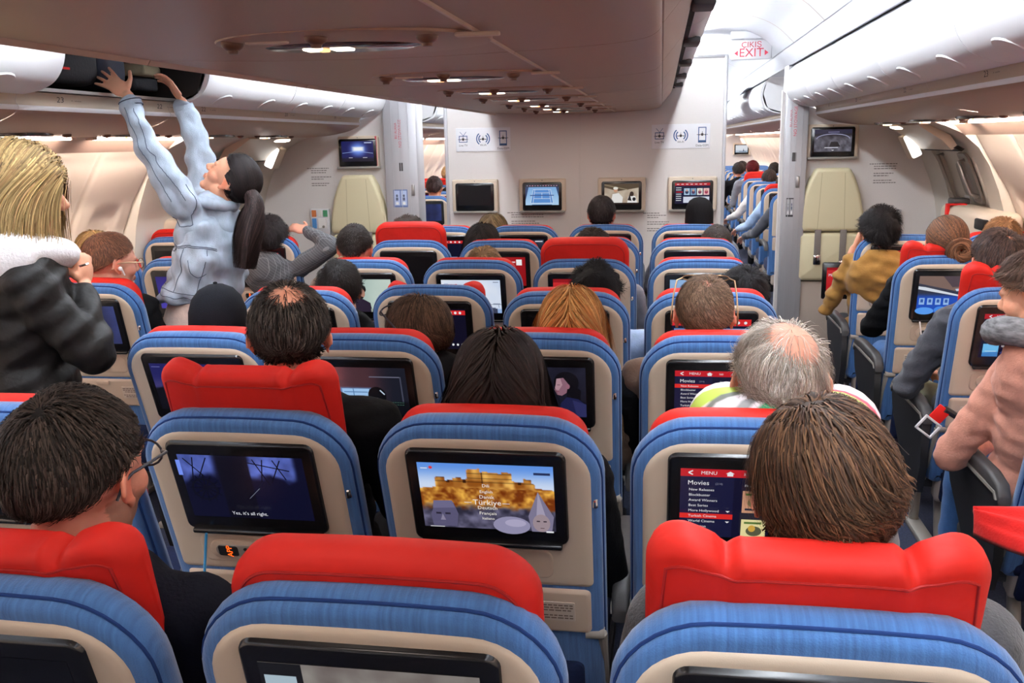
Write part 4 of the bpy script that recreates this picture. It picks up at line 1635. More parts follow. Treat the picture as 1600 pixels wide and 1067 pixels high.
MT['bagblack'] = P('bag_nylon', S(30, 31, 36), .75, .3, bump=(90, .3, U3))
MT['bagnavy'] = P('bag_navy', S(48, 52, 66), .75, .3, bump=(90, .3, U3))
MT['coatbeige'] = P('coat_beige', S(136, 128, 106), .9, .1, bump=(60, .4, U3))
bag(-1.80, 3.24, 1.885, .36, .50, .205, MT['bagblack'], 'large black bag at the left of the open bin')
bag(-1.78, 3.60, 1.885, .30, .20, .20, MT['bagnavy'], 'dark blue-grey soft bag in the middle of the open bin', False)
bag(-1.80, 3.82, 1.885, .34, .20, .06, MT['bagblack'], 'flat black pouch at the right of the open bin', False)
bag(-1.77, 3.80, 1.946, .34, .22, .05, MT['coatbeige'], 'folded beige garment on the flat black pouch', False, .2)
# ------------------------------------------------------------------ the economy seat
PZ = .42      # height of the recline pivot


def seat_outline(hw, z0, z1, r, arch=0., rb=.03, n=8):
    pts = []
    for k in range(5):
        a = rad(-90 + 90 * k / 4); pts.append((hw - rb + rb * math.cos(a), z0 + rb + rb * math.sin(a)))
    for t in (.25, .5, .75):
        pts.append((hw, z0 + rb + (z1 - r - z0 - rb) * t))
    for k in range(n + 1):
        a = rad(90 * k / n); pts.append((hw - r + r * math.cos(a), z1 - r + r * math.sin(a)))
    for t in (.125, .25, .375, .5, .625, .75, .875):
        pts.append(((hw - r) * (1 - 2 * t), z1))
    for k in range(n + 1):
        a = rad(90 + 90 * k / n); pts.append((-hw + r + r * math.cos(a), z1 - r + r * math.sin(a)))
    for t in (.25, .5, .75):
        pts.append((-hw, z1 - r + (z0 + rb - z1 + r) * t))
    for k in range(5):
        a = rad(180 + 90 * k / 4); pts.append((-hw + rb + rb * math.cos(a), z0 + rb + rb * math.sin(a)))
    out = []
    for x, z in pts:
        if z > z1 - r:
            z += arch * (1 - (x / hw) ** 2) * (z - z1 + r) / r
        out.append((x, z))
    return out


def piping(g, outline, d, y, r, z_min, yfun=None):
    pts = [(x, y + (yfun(x, z) if yfun else 0), z) for x, z in inset(outline, d) if z > z_min]
    # start at right bottom, runs counter-clockwise: keep one continuous run
    g.tube(pts, r, 6)


SEATM = {}


def seat_meshes():
    R_ = SEATM
    tmp = []

    def keep(o, key):
        if key in ('shell', 'bezel', 'cpanel', 'handset', 'tray', 'placard', 'placard2', 'armL', 'armR', 'lower', 'pocket', 'hook'):
            for v in o.data.vertices:
                v.co.y += .028 if key in ('shell', 'lower', 'pocket') else .045
                v.co.z += .018 if key == 'shell' else .034
        R_[key] = o.data
        bpy.data.objects.remove(o)
    bo = seat_outline(.2375, -.08, .70, .115, .010)
    g = G()
    g.loft(rings_y(bo, [(.07, .058), (.03, .052), (.008, .038), (.001, .020), (0, .006), (.003, -.002), (.007, -.006), (.0065, -.009), (.009, -.018), (.018, -.023), (.04, -.025)]))
    keep(g.build('backrest', MT['blue'], sharp=70), 'backrest')
    g = G()
    piping(g, bo, .0055, -.0062, .0026, -.02)
    keep(g.build('piping', MT['seam']), 'piping')
    so = seat_outline(.212, .284, .657, .085, .006, .015)
    g = G()
    g.loft(rings_y(so, [(0, -.046), (0, -.050), (.002, -.054), (.007, -.057), (.014, -.0585), (.022, -.058)]))
    keep(g.build('back_shell', MT['cream'], sharp=60), 'shell')
    bz = rrect(-.1625, .1625, .392, .626, .018, 5)
    g = G()
    g.loft(rings_y(bz, [(-.004, -.071), (-.001, -.074), (0, -.080), (.003, -.083), (.006, -.084)]), False, True)
    g.rbox(-.150, .150, -.092, -.074, .385, .397, .004)
    keep(g.build('screen_bezel', MT['bezel'], sharp=50), 'bezel')
    # dark lens over the whole bezel
    g = G()
    g.loft(rings_y(rrect(-.15, .128, .292, .372, .022, 5), [(0, -.071), (.001, -.0755), (.004, -.0775), (.008, -.0765)]), False, True)
    keep(g.build('control_panel', MT['cream2'], sharp=50), 'cpanel')
    g = G()
    g.mi = 0
    g.loft(rings_y(rrect(-.128, .055, .306, .358, .0255, 8), [(0, -.076), (.001, -.081), (.005, -.083)]), False, True)
    g.mi = 1
    g.loft(rings_y(rrect(-.112, .04, .316, .349, .0160, 8), [(0, -.082), (.001, -.0845), (.003, -.085)]), False, True)
    g.mi = 2
    g.loft(rings_y(rrect(-.106, -.058, .318, .347, .006, 5), [(0, -.0845), (.001, -.0857)]), False, True)
    for x, z in ((-.04, .325), (-.04, .340), (-.026, .325), (-.026, .340)):
        g.cyl((x, -.084, z), (x, -.0868, z), .0045, 10)
    g.cyl((.008, -.084, .3325), (.008, -.087, .3325), .012, 16)
    g.mi = 3
    V, F = text_geo('APP', .019)
    g.add([(-.078 - p[1], -.0860, .3325 + p[0]) for p in V], F)
    o = g.build('handset', [MT['cream2'], MT['gray'], MT['black'], MT['led']], sharp=50)
    keep(o, 'handset')
    g = G()
    g.loft(rings_y(rrect(-.206, .206, .132, .262, .014, 4), [(0, -.045), (0, -.066), (.003, -.073), (.008, -.077), (.012, -.0775)]), False, True)
    g.rbox(-.03, .03, -.086, -.076, .236, .258, .005)
    keep(g.build('tray_table', MT['cream2'], sharp=50), 'tray')
    for key_, x0, x1 in (('placard', -.165, -.07), ('placard2', .075, .17)):
        g = G()
        g.mi = 0
        g.loft(rings_y(rrect(x0, x1, .172, .228, .003, 2), [(0, -.077), (.001, -.0788)]), False, True)
        g.mi = 1
        for i in range(6):
            if i == 3: continue
            z = .219 - i * .0075
            xx = x0 + .006 + (.008 if i in (2, 5) else 0)
            r = random.Random(i * 7)
            while xx < x1 - .012:
                l = .006 + .008 * r.random()
                g.poly([(xx, -.0793, z - .0018), (min(xx + l, x1 - .005), -.0793, z - .0018), (min(xx + l, x1 - .005), -.0793, z + .0018), (xx, -.0793, z + .0018)])
                xx += l + .0025
        keep(g.build('placard', [MT['labelbase'], MT['label']], smooth=False), key_)
    for q, k in ((-1, 'armL'), (1, 'armR')):
        g = G()
        g.cyl((q * .19, -.062, .125), (q * .232, -.062, .125), .014, 14)
        g.tube([(q * .226, -.062, .125), (q * .230, -.056, .05), (q * .232, -.04, -.06), (q * .232, -.02, -.12)], [.012, .009, .008, .008], 8)
        keep(g.build('tray_arm', MT['gray']), k)
    g = G()
    g.loft(rings_y(rrect(-.198, .198, -.20, .128, .02, 4), [(0, .0), (0, -.040), (.01, -.050)]), True, True)
    keep(g.build('lower_panel', MT['console'], sharp=50), 'lower')
    g = G()
    g.loft(rings_y(rrect(-.185, .185, -.19, .04, .02, 4), [(0, -.04), (0, -.062), (.012, -.070)]), True, True)
    keep(g.build('literature_pocket', MT['navy'], sharp=50), 'pocket')
    g = G()
    g.tube([(.214, -.05, .505), (.219, -.062, .505), (.219, -.068, .500), (.219, -.068, .488)], [.007, .006, .005, .006], 8)
    keep(g.build('coat_hook', MT['chrome']), 'hook')
    # headrests ------------------------------------------------
    hb = seat_outline(.203, .40, .694, .070, .006, .03)
    g = G()
    g.loft(rings_y(hb, [(.05, .100), (.015, .094), (.002, .078), (0, .056), (.004, .038), (.012, .028), (.024, .024)]))
    o = g.build('headrest', MT['red'], sharp=70); keep(o, 'head')
    g = G(); piping(g, hb, .021, .0242, .0022, .45)
    keep(g.build('stitching', MT['red_seam']), 'headseam')

    # winged version: two padded ears folded forward, crumpled folds at their roots
    hw, zb, zt, rc = .196, .41, .676, .050

    def ztop(x):
        a_ = abs(x)
        z = zt + .012 * sstep(.10, .155, np.array(a_)) - .013 * math.exp(-((a_ - .102) / .010) ** 2) + .004 * math.exp(-((a_ - .088) / .008) ** 2)
        if a_ > hw - rc:
            z -= rc - math.sqrt(max(0, rc * rc - (a_ - hw + rc) ** 2))
        return float(z)

    def fold(x, z):
        a_ = abs(x)
        f_ = .62 * max(0, a_ - .095) ** 1.45
        f_ += .006 * math.exp(-((a_ - .104 - .10 * (zt - z)) / .010) ** 2) * math.exp(-((zt - z) / .05))
        f_ -= .004 * math.exp(-((a_ - .085 - .14 * (zt - z)) / .012) ** 2) * math.exp(-((zt - z) / .06))
        return f_ * min(1, max(0, (z - .42) / .12))

    def sect(x):
        a_ = abs(x)
        e_ = max(0, (a_ - (hw - .03)) / .03)
        th = .064 * math.sqrt(max(.02, 1 - e_ ** 2.6))
        y0, y1 = .062 - th / 2, .062 + th / 2
        z1, z0 = ztop(x), zb + .03 * e_ ** 2
        rr_ = min(.020, th * .48)
        pts = []
        for (cy_, cz_, a0) in ((y0 + rr_, z0 + rr_, 180), (y1 - rr_, z0 + rr_, 270), (y1 - rr_, z1 - rr_, 0), (y0 + rr_, z1 - rr_, 90)):
            for k in range(6):
                t_ = rad(a0 + 90 * k / 5)
                pts.append((cy_ + rr_ * math.cos(t_), cz_ + rr_ * math.sin(t_)))
        # extra rows up the rear face so the folds have something to bend
        for k in range(1, 8):
            pts.append((y0, z1 - rr_ + (z0 + rr_ - z1 + rr_) * k / 8))
        return [(x, y + fold(x, z), z) for y, z in pts]
    xs_ = [hw * math.sin(PI / 2 * t_) if abs(t_) > .9 else hw * t_ * .98769 / .9 for t_ in np.linspace(-1, 1, 61)]
    g = G(); g.loft([sect(x) for x in xs_])
    o = g.build('headrest', MT['red'], sharp=80); keep(o, 'headw')
    g = G()
    pts = []
    for x in xs_:
        if abs(x) > hw - .018: continue
        z = ztop(x) * .35 + (zt + .004 * (abs(x) > .1)) * .65 - .024 - .02 * max(0, (abs(x) - .15) / .04) ** 2
        pts.append((x, .062 - .032 + fold(x, z), z))
    pts = [(-hw + .014, pts[0][1] + .006, .52)] + pts + [(hw - .014, pts[-1][1] + .006, .52)]
    g.tube(pts, .0022, 6)
    keep(g.build('stitching', MT['red_seam']), 'headwseam')
    # base ---------------------------------------------------
    g = G(); g.rbox(-.225, .225, -.02, .47, .34, .475, .045, 4)
    keep(g.build('seat_cushion', MT['navy']), 'cushion')
    g = G()
    g.rbox(-.235, .235, .05, .42, .30, .345, .012)
    keep(g.build('seat_frame', MT['charcoal']), 'frame')
    for q, k in ((-1, 'legL'), (1, 'legR')):
        g = G()
        g.tube([(q * .16, .38, .31), (q * .16, .40, .02)], .02, 10)
        g.tube([(q * .16, .10, .31), (q * .16, .02, .02)], .02, 10)
        g.rbox(q * .16 - .03, q * .16 + .03, -.02, .44, 0, .03, .008)
        keep(g.build('leg', MT['gray']), k)
    g = G()
    ring = []
    for y, z, h, w in ((-.045, .60, .030, .018), (-.02, .628, .040, .020), (.06, .640, .044, .0215), (.30, .640, .044, .0215), (.40, .632, .042, .021), (.44, .610, .036, .019), (.452, .585, .022, .015)):
        ring.append([(x, y, z + zz) for x, zz in rrect(-w, w, -h / 2, h / 2, min(w, h / 2) * .6, 3)])
    g.loft(ring)
    keep(g.build('armrest', MT['charcoal'], sharp=60), 'arm')
    g = G()
    g.loft([[(x, y, z) for y, z in [(-.03, .60), (-.015, .615), (.42, .617), (.435, .57), (.40, .50), (.25, .38), (.12, .30), (.0, .30), (-.04, .42)]] for x in (-.014, .014)], True, True)
    keep(g.build('armrest_panel', MT['black'], sharp=50), 'armpanel')
    g = G()
    g.loft([[(x, y, z) for y, z in [(-.035, .60), (-.02, .622), (.42, .622), (.44, .60), (.43, .592), (.41, .612), (-.012, .612), (-.024, .598)]] for x in (-.0225, .0225)], True, True)
    keep(g.build('armrest_trim', MT['gray'], sharp=50), 'armtrim')


seat_meshes()


def part(name, key, parent, loc=(0, 0, 0), rot=(0, 0, 0)):
    o = bpy.data.objects.new(name, SEATM[key])
    o.location = loc
    o.rotation_euler = rot
    return link(o, parent)


def place_seat(x, yp, rec, label, group, screen='off', head='low', lift=0., tilt=0., arms=(-1,), aisle=0, detail=2, led=False):
    t = empty('economy_seat', (x, yp, 0))
    tag(t, label, 'seat', group)
    a = rad(rec)
    B = dict(loc=(0, 0, PZ), rot=(a, 0, 0))
    b = part('backrest', 'backrest', t, **B)
    part('piping', 'piping', b)
    part('back_shell', 'shell', t, **B)
    s = part('screen', 'bezel', t, **B)
    display(screen, .277, .166, s, (0, -.0395, .548))
    tr = part('tray_table', 'tray', t, **B)
    if detail > 1:
        part('placard', 'placard', tr)
        part('placard', 'placard2', tr)
        cp = part('control_panel', 'cpanel', t, **B)
        part('handset', 'handset', cp)
        part('coat_hook', 'hook', t, **B)
        part('tray_arm', 'armL', t, **B)
        part('tray_arm', 'armR', t, **B)
        part('literature_pocket', 'pocket', t, **B)
    part('lower_panel', 'lower', t, **B)
    if head:
        hk, sk = ('headw', 'headwseam') if head == 'wing' else ('head', 'headseam')
        ca, sa = math.cos(a), math.sin(a)
        loc = (0, -lift * sa, PZ + lift * ca)
        h = part('headrest', hk, t, loc, (a + tilt, 0, 0))
        part('stitching', sk, h)
    part('seat_cushion', 'cushion', t)
    part('seat_frame', 'frame', t)
    if detail > 1:
        part('leg', 'legL', t); part('leg', 'legR', t)
    for q in arms:
        ar = part('armrest', 'arm', t, (q * .26, 0, 0))
        if detail > 1:
            part('armrest_trim', 'armtrim', ar)
        if q == aisle:
            part('armrest_panel', 'armpanel', ar)
    return t


rowname = {1: 'first', 2: 'second', 3: 'third', 4: 'fourth', 5: 'fifth', 6: 'sixth', 7: 'seventh'}
colname = {1: 'leftmost', 2: 'second from left', 3: 'third from left', 4: 'rightmost'}
colx = {1: -.80, 2: -.28, 3: .24, 4: .765}
pivy = lambda k: 1.132 + .7882 * (k - 1)
# (row, col): recline, screen, headrest, lift, label
CENTRE = {
    (1, 2): (15.5, 'off', 'wing', .06, 'blue seat at bottom left, raised red winged headrest against a dark-haired man'),
    (1, 3): (13.5, 'dishes', 'low', .040, 'empty blue seat at bottom centre with raised plain red headrest and dishes on screen'),
    (1, 4): (13.25, 'off', 'wing', .085, 'blue seat at bottom right, wide winged red headrest below the brown-haired head'),
    (2, 1): (17.5, 'off', 'low', .0, 'seat at the far left edge, red headrest hidden behind the bespectacled man'),
    (2, 2): (17.25, 'ship', 'wing', .105, 'blue seat showing a dark ship film with the subtitle Yes, it\'s all right'),
    (2, 3): (17.0, 'turkiye', 'low', .0, 'blue seat whose screen shows golden ruins and stone heads, language menu'),
    (2, 4): (16.0, 'cinema', 'low', .0, 'blue seat with Movies menu, Turkish Cinema highlighted, behind the patterned neck pillow'),
    (3, 1): (18.0, 'seat_dark', 'low', .0, 'blue seat with dim violet screen behind the black cap'),
    (3, 2): (18.0, 'robot', 'low', .0, 'blue seat whose screen shows a black helmeted robot'),
    (3, 3): (16.25, 'profile', 'low', .0, 'blue seat whose screen shows a dark-haired figure in profile, beside the long dark hair'),
    (3, 4): (16.5, 'movies', 'low', .0, 'blue seat with Movies menu, New Releases highlighted, left of the bald grey head'),
    (4, 1): (18.0, 'off', 'low', .0, 'blue seat left behind the balding man, back half hidden by his head'),
    (4, 2): (12.75, 'redbar', 'wing', .010, 'blue seat whose dark screen has a red bar and three white dots'),
    (4, 3): (17.75, 'off', 'low', .0, 'blue seat with black screen behind the strawberry blonde hair'),
    (4, 4): (17.75, 'mapmenu', 'low', .0, 'blue seat whose screen shows the My Flight map page'),
    (5, 1): (14.0, 'video', 'low', .0, 'blue seat whose screen shows a dark-haired man in a pale room'),
    (5, 2): (14.25, 'snow', 'low', .0, 'blue seat whose screen shows a bright pale sky'),
    (5, 3): (13.0, 'miles', 'low', .0, 'blue seat whose red screen reads Miles'),
    (5, 4): (13.25, 'brightblue', 'low', .0, 'blue seat with light blue screen behind the head with sunglasses'),
    (6, 1): (11.75, 'off', 'low', .10, 'blue seat with black screen and tall plain red headrest near the left post'),
    (6, 2): (12.75, 'redbox', 'low', .0, 'blue seat whose red screen has a small white square'),
    (6, 3): (8.0, 'off', 'low', .0, 'blue seat directly behind the tall plain red headrest of the row before, sixth row right of centre'),
    (6, 4): (11.25, 'off', 'low', .0, 'rightmost centre-block seat of the second row back from the bulkhead, black screen'),
    (7, 1): (10.25, 'darkmenu', 'low', .0, 'leftmost centre-block seat nearest the bulkhead, dark menu with red bar'),
    (7, 2): (10.0, 'darkscene', 'low', .0, 'centre-block seat nearest the bulkhead below the tennis court monitor'),
    (7, 3): (8.5, 'off', 'low', .0, 'centre-block seat nearest the bulkhead in front of the dark-haired head'),
    (7, 4): (9.0, 'off', 'low', .0, 'centre-block seat nearest the bulkhead in front of the black beanie'),
}
CENTRE[(5, 3)] = (13.0, 'miles', 'low', .0, 'blue seat whose red screen reads Miles, half hidden by messy black hair')
CENTRE[(6, 3)] = (8.0, 'off', 'low', .0, 'blue seat rising behind the tall red headrest right of centre, second row from bulkhead')
LIFT53 = .095
for (k, c), (rec, scr, head, lift, lab) in CENTRE.items():
    if (k, c) == (5, 3):
        lift = LIFT53
    place_seat(colx[c], pivy(k), rec, lab, 'centre block seats', scr, head, lift, 0, arms=(-1, 1) if c == 4 else (-1,), aisle=1 if c == 4 else (-1 if c == 1 else 0))

SIDE = [
    (1.83, 2, 16.0, 'off', 'low', .0, (-1,), -1, 'right aisle seat under the red cloth, mostly beyond the right edge'),
    # x, row, recline, screen, head, lift, arms, aisle, label
    (1.83, 3, 18.0, 'off', 'low', .0, (-1,), -1, 'right aisle seat at the right edge, behind the pink-sleeved person'),
    (1.83, 4, 12.5, 'posters', 'wing', .09, (-1,), -1, 'right aisle seat whose screen shows a grid of film posters'),
    (1.83, 5, 8.5, 'cabin', 'wing', .07, (-1,), -1, 'right aisle seat whose screen shows a blue cabin scene and a white earphone cable'),
    (1.83, 6, 3.0, 'moviesblue', 'low', .0, (-1,), -1, 'foremost right aisle seat with Movies menu, behind the curly black hair'),
    (2.35, 6, 2.0, 'off', 'low', .015, (-1,), 0, 'foremost right window seat with red headrest top below sandy hair'),
    (-1.72, 4, 13.0, 'bluedim', 'low', .012, (1,), 1, 'left aisle seat of the man with glasses and earbud'),
    (-1.72, 5, 12.25, 'purple', 'low', .0, (1,), 1, 'left aisle seat with purple screen, mostly hidden by the denim jacket'),
    (-2.24, 5, 5.5, 'bluedim', 'low', .0, (1,), 0, 'left window seat with blue top showing behind the reddish-haired man'),
    (-1.72, 6, 3.0, 'dots', 'low', .01, (1,), 1, 'foremost left aisle seat, dark screen with red squares beside the ponytail'),
    (-2.24, 6, 2.0, 'off', 'low', .05, (1,), 0, 'foremost left window seat with red headrest against the bright wall'),
]
for x, k, rec, scr, head, lift, arms, aisle, lab in SIDE:
    place_seat(x, pivy(k), rec, lab, 'side block seats', scr, head, lift, 0, arms, aisle)

# seats of the next cabin, seen along the aisles past the partition
for i in range(12):
    y = 8.95 + i * .80
    red = i in (1, 4)
    lab = 'aisle seat in the next cabin, %s beyond the partition on the right%s' % (ordn[i], ', tall red headrest' if red else '')
    place_seat(1.83, y, 2 + (i * 37 % 4), lab, 'next cabin right seats', 'darkscene' if i % 2 else 'bluedim', 'low', .09 if i == 4 else (.05 if i == 1 else .0), 0, (-1,), 0, 1)
for i in range(4, 12):
    y = 8.95 + i * .80
    place_seat(2.35, y, 3, 'window seat in the next cabin, %s beyond the partition on the right' % ordn[i], 'next cabin right seats', 'off', 'low', .0, 0, (-1,), 0, 1)
for i in range(6):
    y = 9.05 + i * .80
    for x, nm_ in ((-1.72, 'aisle'), (-2.24, 'window')):
        if (i > 1 and nm_ == 'aisle') or (i < 1 and nm_ == 'window'):
            continue
        lab = '%s seat in the next cabin, %s beyond the left silver post%s' % (nm_, ordn[i], ', red headrest raised' if i in (2, 3) else '')
        place_seat(x, y, 3, lab, 'next cabin left seats', 'bluelogo' if i else 'bluedim', 'low', .09 if i in (2, 3) else .0, 0, (1,), 0, 1)
# far bulkhead monitors
for x, lab in ((2.24, 'small bright monitor on the far wall at the end of the right aisle'), (1.72, 'second small bright monitor on the far wall, partly behind the partition')):
    monitor(x, 1.40, YE - .03, 'whitesea', lab)
conn_sign(1.95, 1.83, 'faint connectivity sign on the far wall at the end of the right aisle', YE - .002)

# seat belt lying over the right armrest, earphone cables, red blanket
t = empty('seat_belt', (1.50, 3.22, .655))
tag(t, 'red seat belt tab with white-silver buckle hanging by the right armrest', 'seat belt')
g = G()
M = Matrix.Rotation(rad(38), 4, 'Y')
for a in ((-.034, .034, .022, .030), (-.034, .034, -.030, -.022), (-.034, -.026, -.03, .03), (.026, .034, -.03, .03)):
    g.rbox(a[0], a[1], -.03, -.018, a[2], a[3], .003, 2, M)
g.build('buckle', MT['white'], t)
g = G()
g.rbox(-.024, .024, -.024, -.016, .03, .085, .004, 2, M)
g.build('tab', MT['beltred'], t)
g = G()
g.tube([M @ Vector((0, -.02, .08)), (.10, .0, .03), (.16, .04, -.05), (.19, .1, -.16)], .012, 8)
g.build('webbing', MT['black'], t)
MT['cablewhite'] = P('cable_white', S(235, 225, 220), .5, .3)
MT['cableblue'] = P('cable_blue', S(70, 160, 220), .5, .3)


def cable(pts, mat, lab, r=.003):
    g = G(); g.tube(smooth_prof([tuple(p) for p in pts], 5), r, 6)
    P_ = g.tube
    o = g.build('earphone_cable', mat); tag(o, lab, 'cable')
    return o


def seat_pt(x, k, rec, bx, by, bz):
    a = rad(rec)
    return (x + bx, pivy(k) + by * math.cos(a) - bz * math.sin(a), PZ + by * math.sin(a) + bz * math.cos(a))


cable([seat_pt(colx[2], 2, 17.25, -.115, -.052, .426), seat_pt(colx[2], 2, 17.25, -.122, -.062, .386), seat_pt(colx[2], 2, 17.25, -.135, -.10, .27), seat_pt(colx[2], 2, 17.25, -.14, -.10, .16), seat_pt(colx[2], 2, 17.25, -.13, -.12, .05)], MT['cableblue'], 'light blue earphone cable hanging from the ship film screen')
cable([seat_pt(1.83, 5, 8.5, -.12, -.052, .426), seat_pt(1.83, 5, 8.5, -.115, -.10, .34), seat_pt(1.83, 5, 8.5, -.118, -.095, .24), seat_pt(1.83, 5, 8.5, -.10, -.11, .10)], MT['cablewhite'], 'white earphone cable below the blue cabin scene screen')
cable([seat_pt(1.83, 6, 3., -.075, -.052, .426), seat_pt(1.83, 6, 3., -.07, -.10, .36), seat_pt(1.83, 6, 3., -.085, -.095, .30), seat_pt(1.83, 6, 3., -.05, -.11, .20)], MT['cablewhite'], 'short white earphone plug below the foremost right Movies screen')
# ------------------------------------------------------------------ people
def remesh(g, voxel, it=2, disp=None):
    me = bpy.data.meshes.new('tmp')
    me.from_pydata(g.v, [], g.f)
    o = bpy.data.objects.new('tmp', me)
    COL.objects.link(o)
    m = o.modifiers.new('r', 'REMESH')
    m.mode = 'VOXEL'
    m.voxel_size = voxel
    if it:
        s = o.modifiers.new('s', 'SMOOTH')
        s.factor = .5
        s.iterations = it
    dg = bpy.context.evaluated_depsgraph_get()
    ev = o.evaluated_get(dg)
    m2 = ev.to_mesh()
    n = len(m2.vertices)
    V = np.empty(n * 3, np.float32); m2.vertices.foreach_get('co', V); V = V.reshape(-1, 3).astype(float)
    Nn = np.empty(n * 3, np.float32); m2.vertices.foreach_get('normal', Nn); Nn = Nn.reshape(-1, 3)
    F = [tuple(p.vertices) for p in m2.polygons]
    ev.to_mesh_clear()
    bpy.data.objects.remove(o); bpy.data.meshes.remove(me)
    if disp is not None:
        V = V + Nn * disp(V)[:, None]
    return V, F


def folds(amp, f=1.0, seed=0):
    r = np.random.default_rng(seed)
    K = [(r.normal(size=3) * np.array((14, 14, 26)) * f, r.random() * 6.28) for _ in range(7)]

    def fn(V):
        s = 0
        for k, ph in K:
            s = s + np.sin(V @ k + ph)
        s = s / 2.6
        return amp * np.sign(s) * np.abs(s) ** 1.3
    return fn


def headM(H, yaw, pitch, roll, s=1.0):
    return Matrix.Translation(Vector(H)) @ Matrix.Rotation(rad(yaw), 4, 'Z') @ Matrix.Rotation(rad(pitch), 4, 'X') @ Matrix.Rotation(rad(roll), 4, 'Y') @ Matrix.Scale(s, 4)


def add_head(g, M, female=False):
    h = G()
    e = h.ell
    e((0, -.012, .032), (.0755, .096, .088), None, 24, 16)          # cranium
    e((0, .028, .02), (.066, .066, .075), None, 20, 14)             # brow/face mass
    e((0, .030, -.045), (.056 if not female else .052, .058, .064), None, 20, 14)  # jaw
    e((0, .068, -.090), (.026, .022, .020), None)                   # chin
    for q in (-1, 1):
        e((q * .036, .052, -.022), (.028, .034, .030))              # cheek
        e((q * .026, .080, .024), (.024, .014, .010))               # brow
        e((q * .046, .000, -.062), (.018, .034, .030))              # jaw angle
        e((q * .031, .076, .004), (.014, .012, .009))               # lids
        # ear: disc, helix rim, lobe
        Re = Matrix.Rotation(q * rad(24), 3, 'Z') @ Matrix.Rotation(rad(-12), 3, 'X')
        e((q * .079, -.012, -.002), (.006, .017, .029), Re)
        c = Vector((q * .084, -.016, .0))
        ring = [c + Re @ Vector((0, .018 * math.cos(a), .030 * math.sin(a))) for a in np.linspace(-.6, 3.9, 10)]
        h.tube(ring, .0048, 6)
        e((q * .080, -.002, -.030), (.006, .009, .010))
    h.capsule((0, .088, .012), (0, .108, -.016), .0085, .012)        # nose
    e((0, .100, -.024), (.017, .012, .009))
    e((0, .088, -.050), (.024, .012, .0065)); e((0, .087, -.061), (.021, .012, .007))
    for v in h.v:
        pass
    g.add([M @ Vector(v) for v in h.v], h.f)


def add_hand(g, wrist, d, nrm, side, curl=(.25, .3, .3), spread=.07, thumb=None, s=1.0):
    """d finger direction, nrm palm-facing direction, side: +1 thumb toward d x nrm"""
    w = Vector(wrist); d = Vector(d).normalized(); nrm = Vector(nrm); nrm = (nrm - d * nrm.dot(d)).normalized()
    t = d.cross(nrm) * side
    Rm = Matrix((t, nrm, d)).transposed()
    g.ell(w + d * .048 * s, (.040 * s, .0155 * s, .054 * s), Rm, 14, 10)
    g.ell(w + d * .080 * s, (.041 * s, .0125 * s, .018 * s), Rm, 14, 8)
    for off, L, sp in ((.030, .074, 1.1), (.0105, .083, .3), (-.0105, .077, -.4), (-.030, .060, -1.2)):
        p = w + d * .086 * s + t * off * s
        dd = (d + t * spread * sp).normalized()
        a = 0
        for k, (fr, r0, r1) in enumerate(((.46, .0092, .0084), (.30, .0084, .0078), (.24, .0078, .0066))):
            a += curl[k]
            v = dd * math.cos(a) + nrm * math.sin(a)
            q = p + v * L * fr * s
            g.capsule(p, q, r0 * s, r1 * s, 8)
            p = q
    td = (d * .55 + t * .8 + nrm * .25) if thumb is None else (d * thumb[0] + t * thumb[1] + nrm * thumb[2])
    td.normalize()
    p = w + d * .022 * s + t * .028 * s
    q = p + td * .045 * s
    g.capsule(p, q, .0135 * s, .0105 * s, 8)
    td2 = (td * .85 + d * .4).normalized()
    g.capsule(q, q + td2 * .034 * s, .0105 * s, .0085 * s, 8)


HC = np.array((0, -.012, .032)); HR = np.array((.0765, .097, .089))


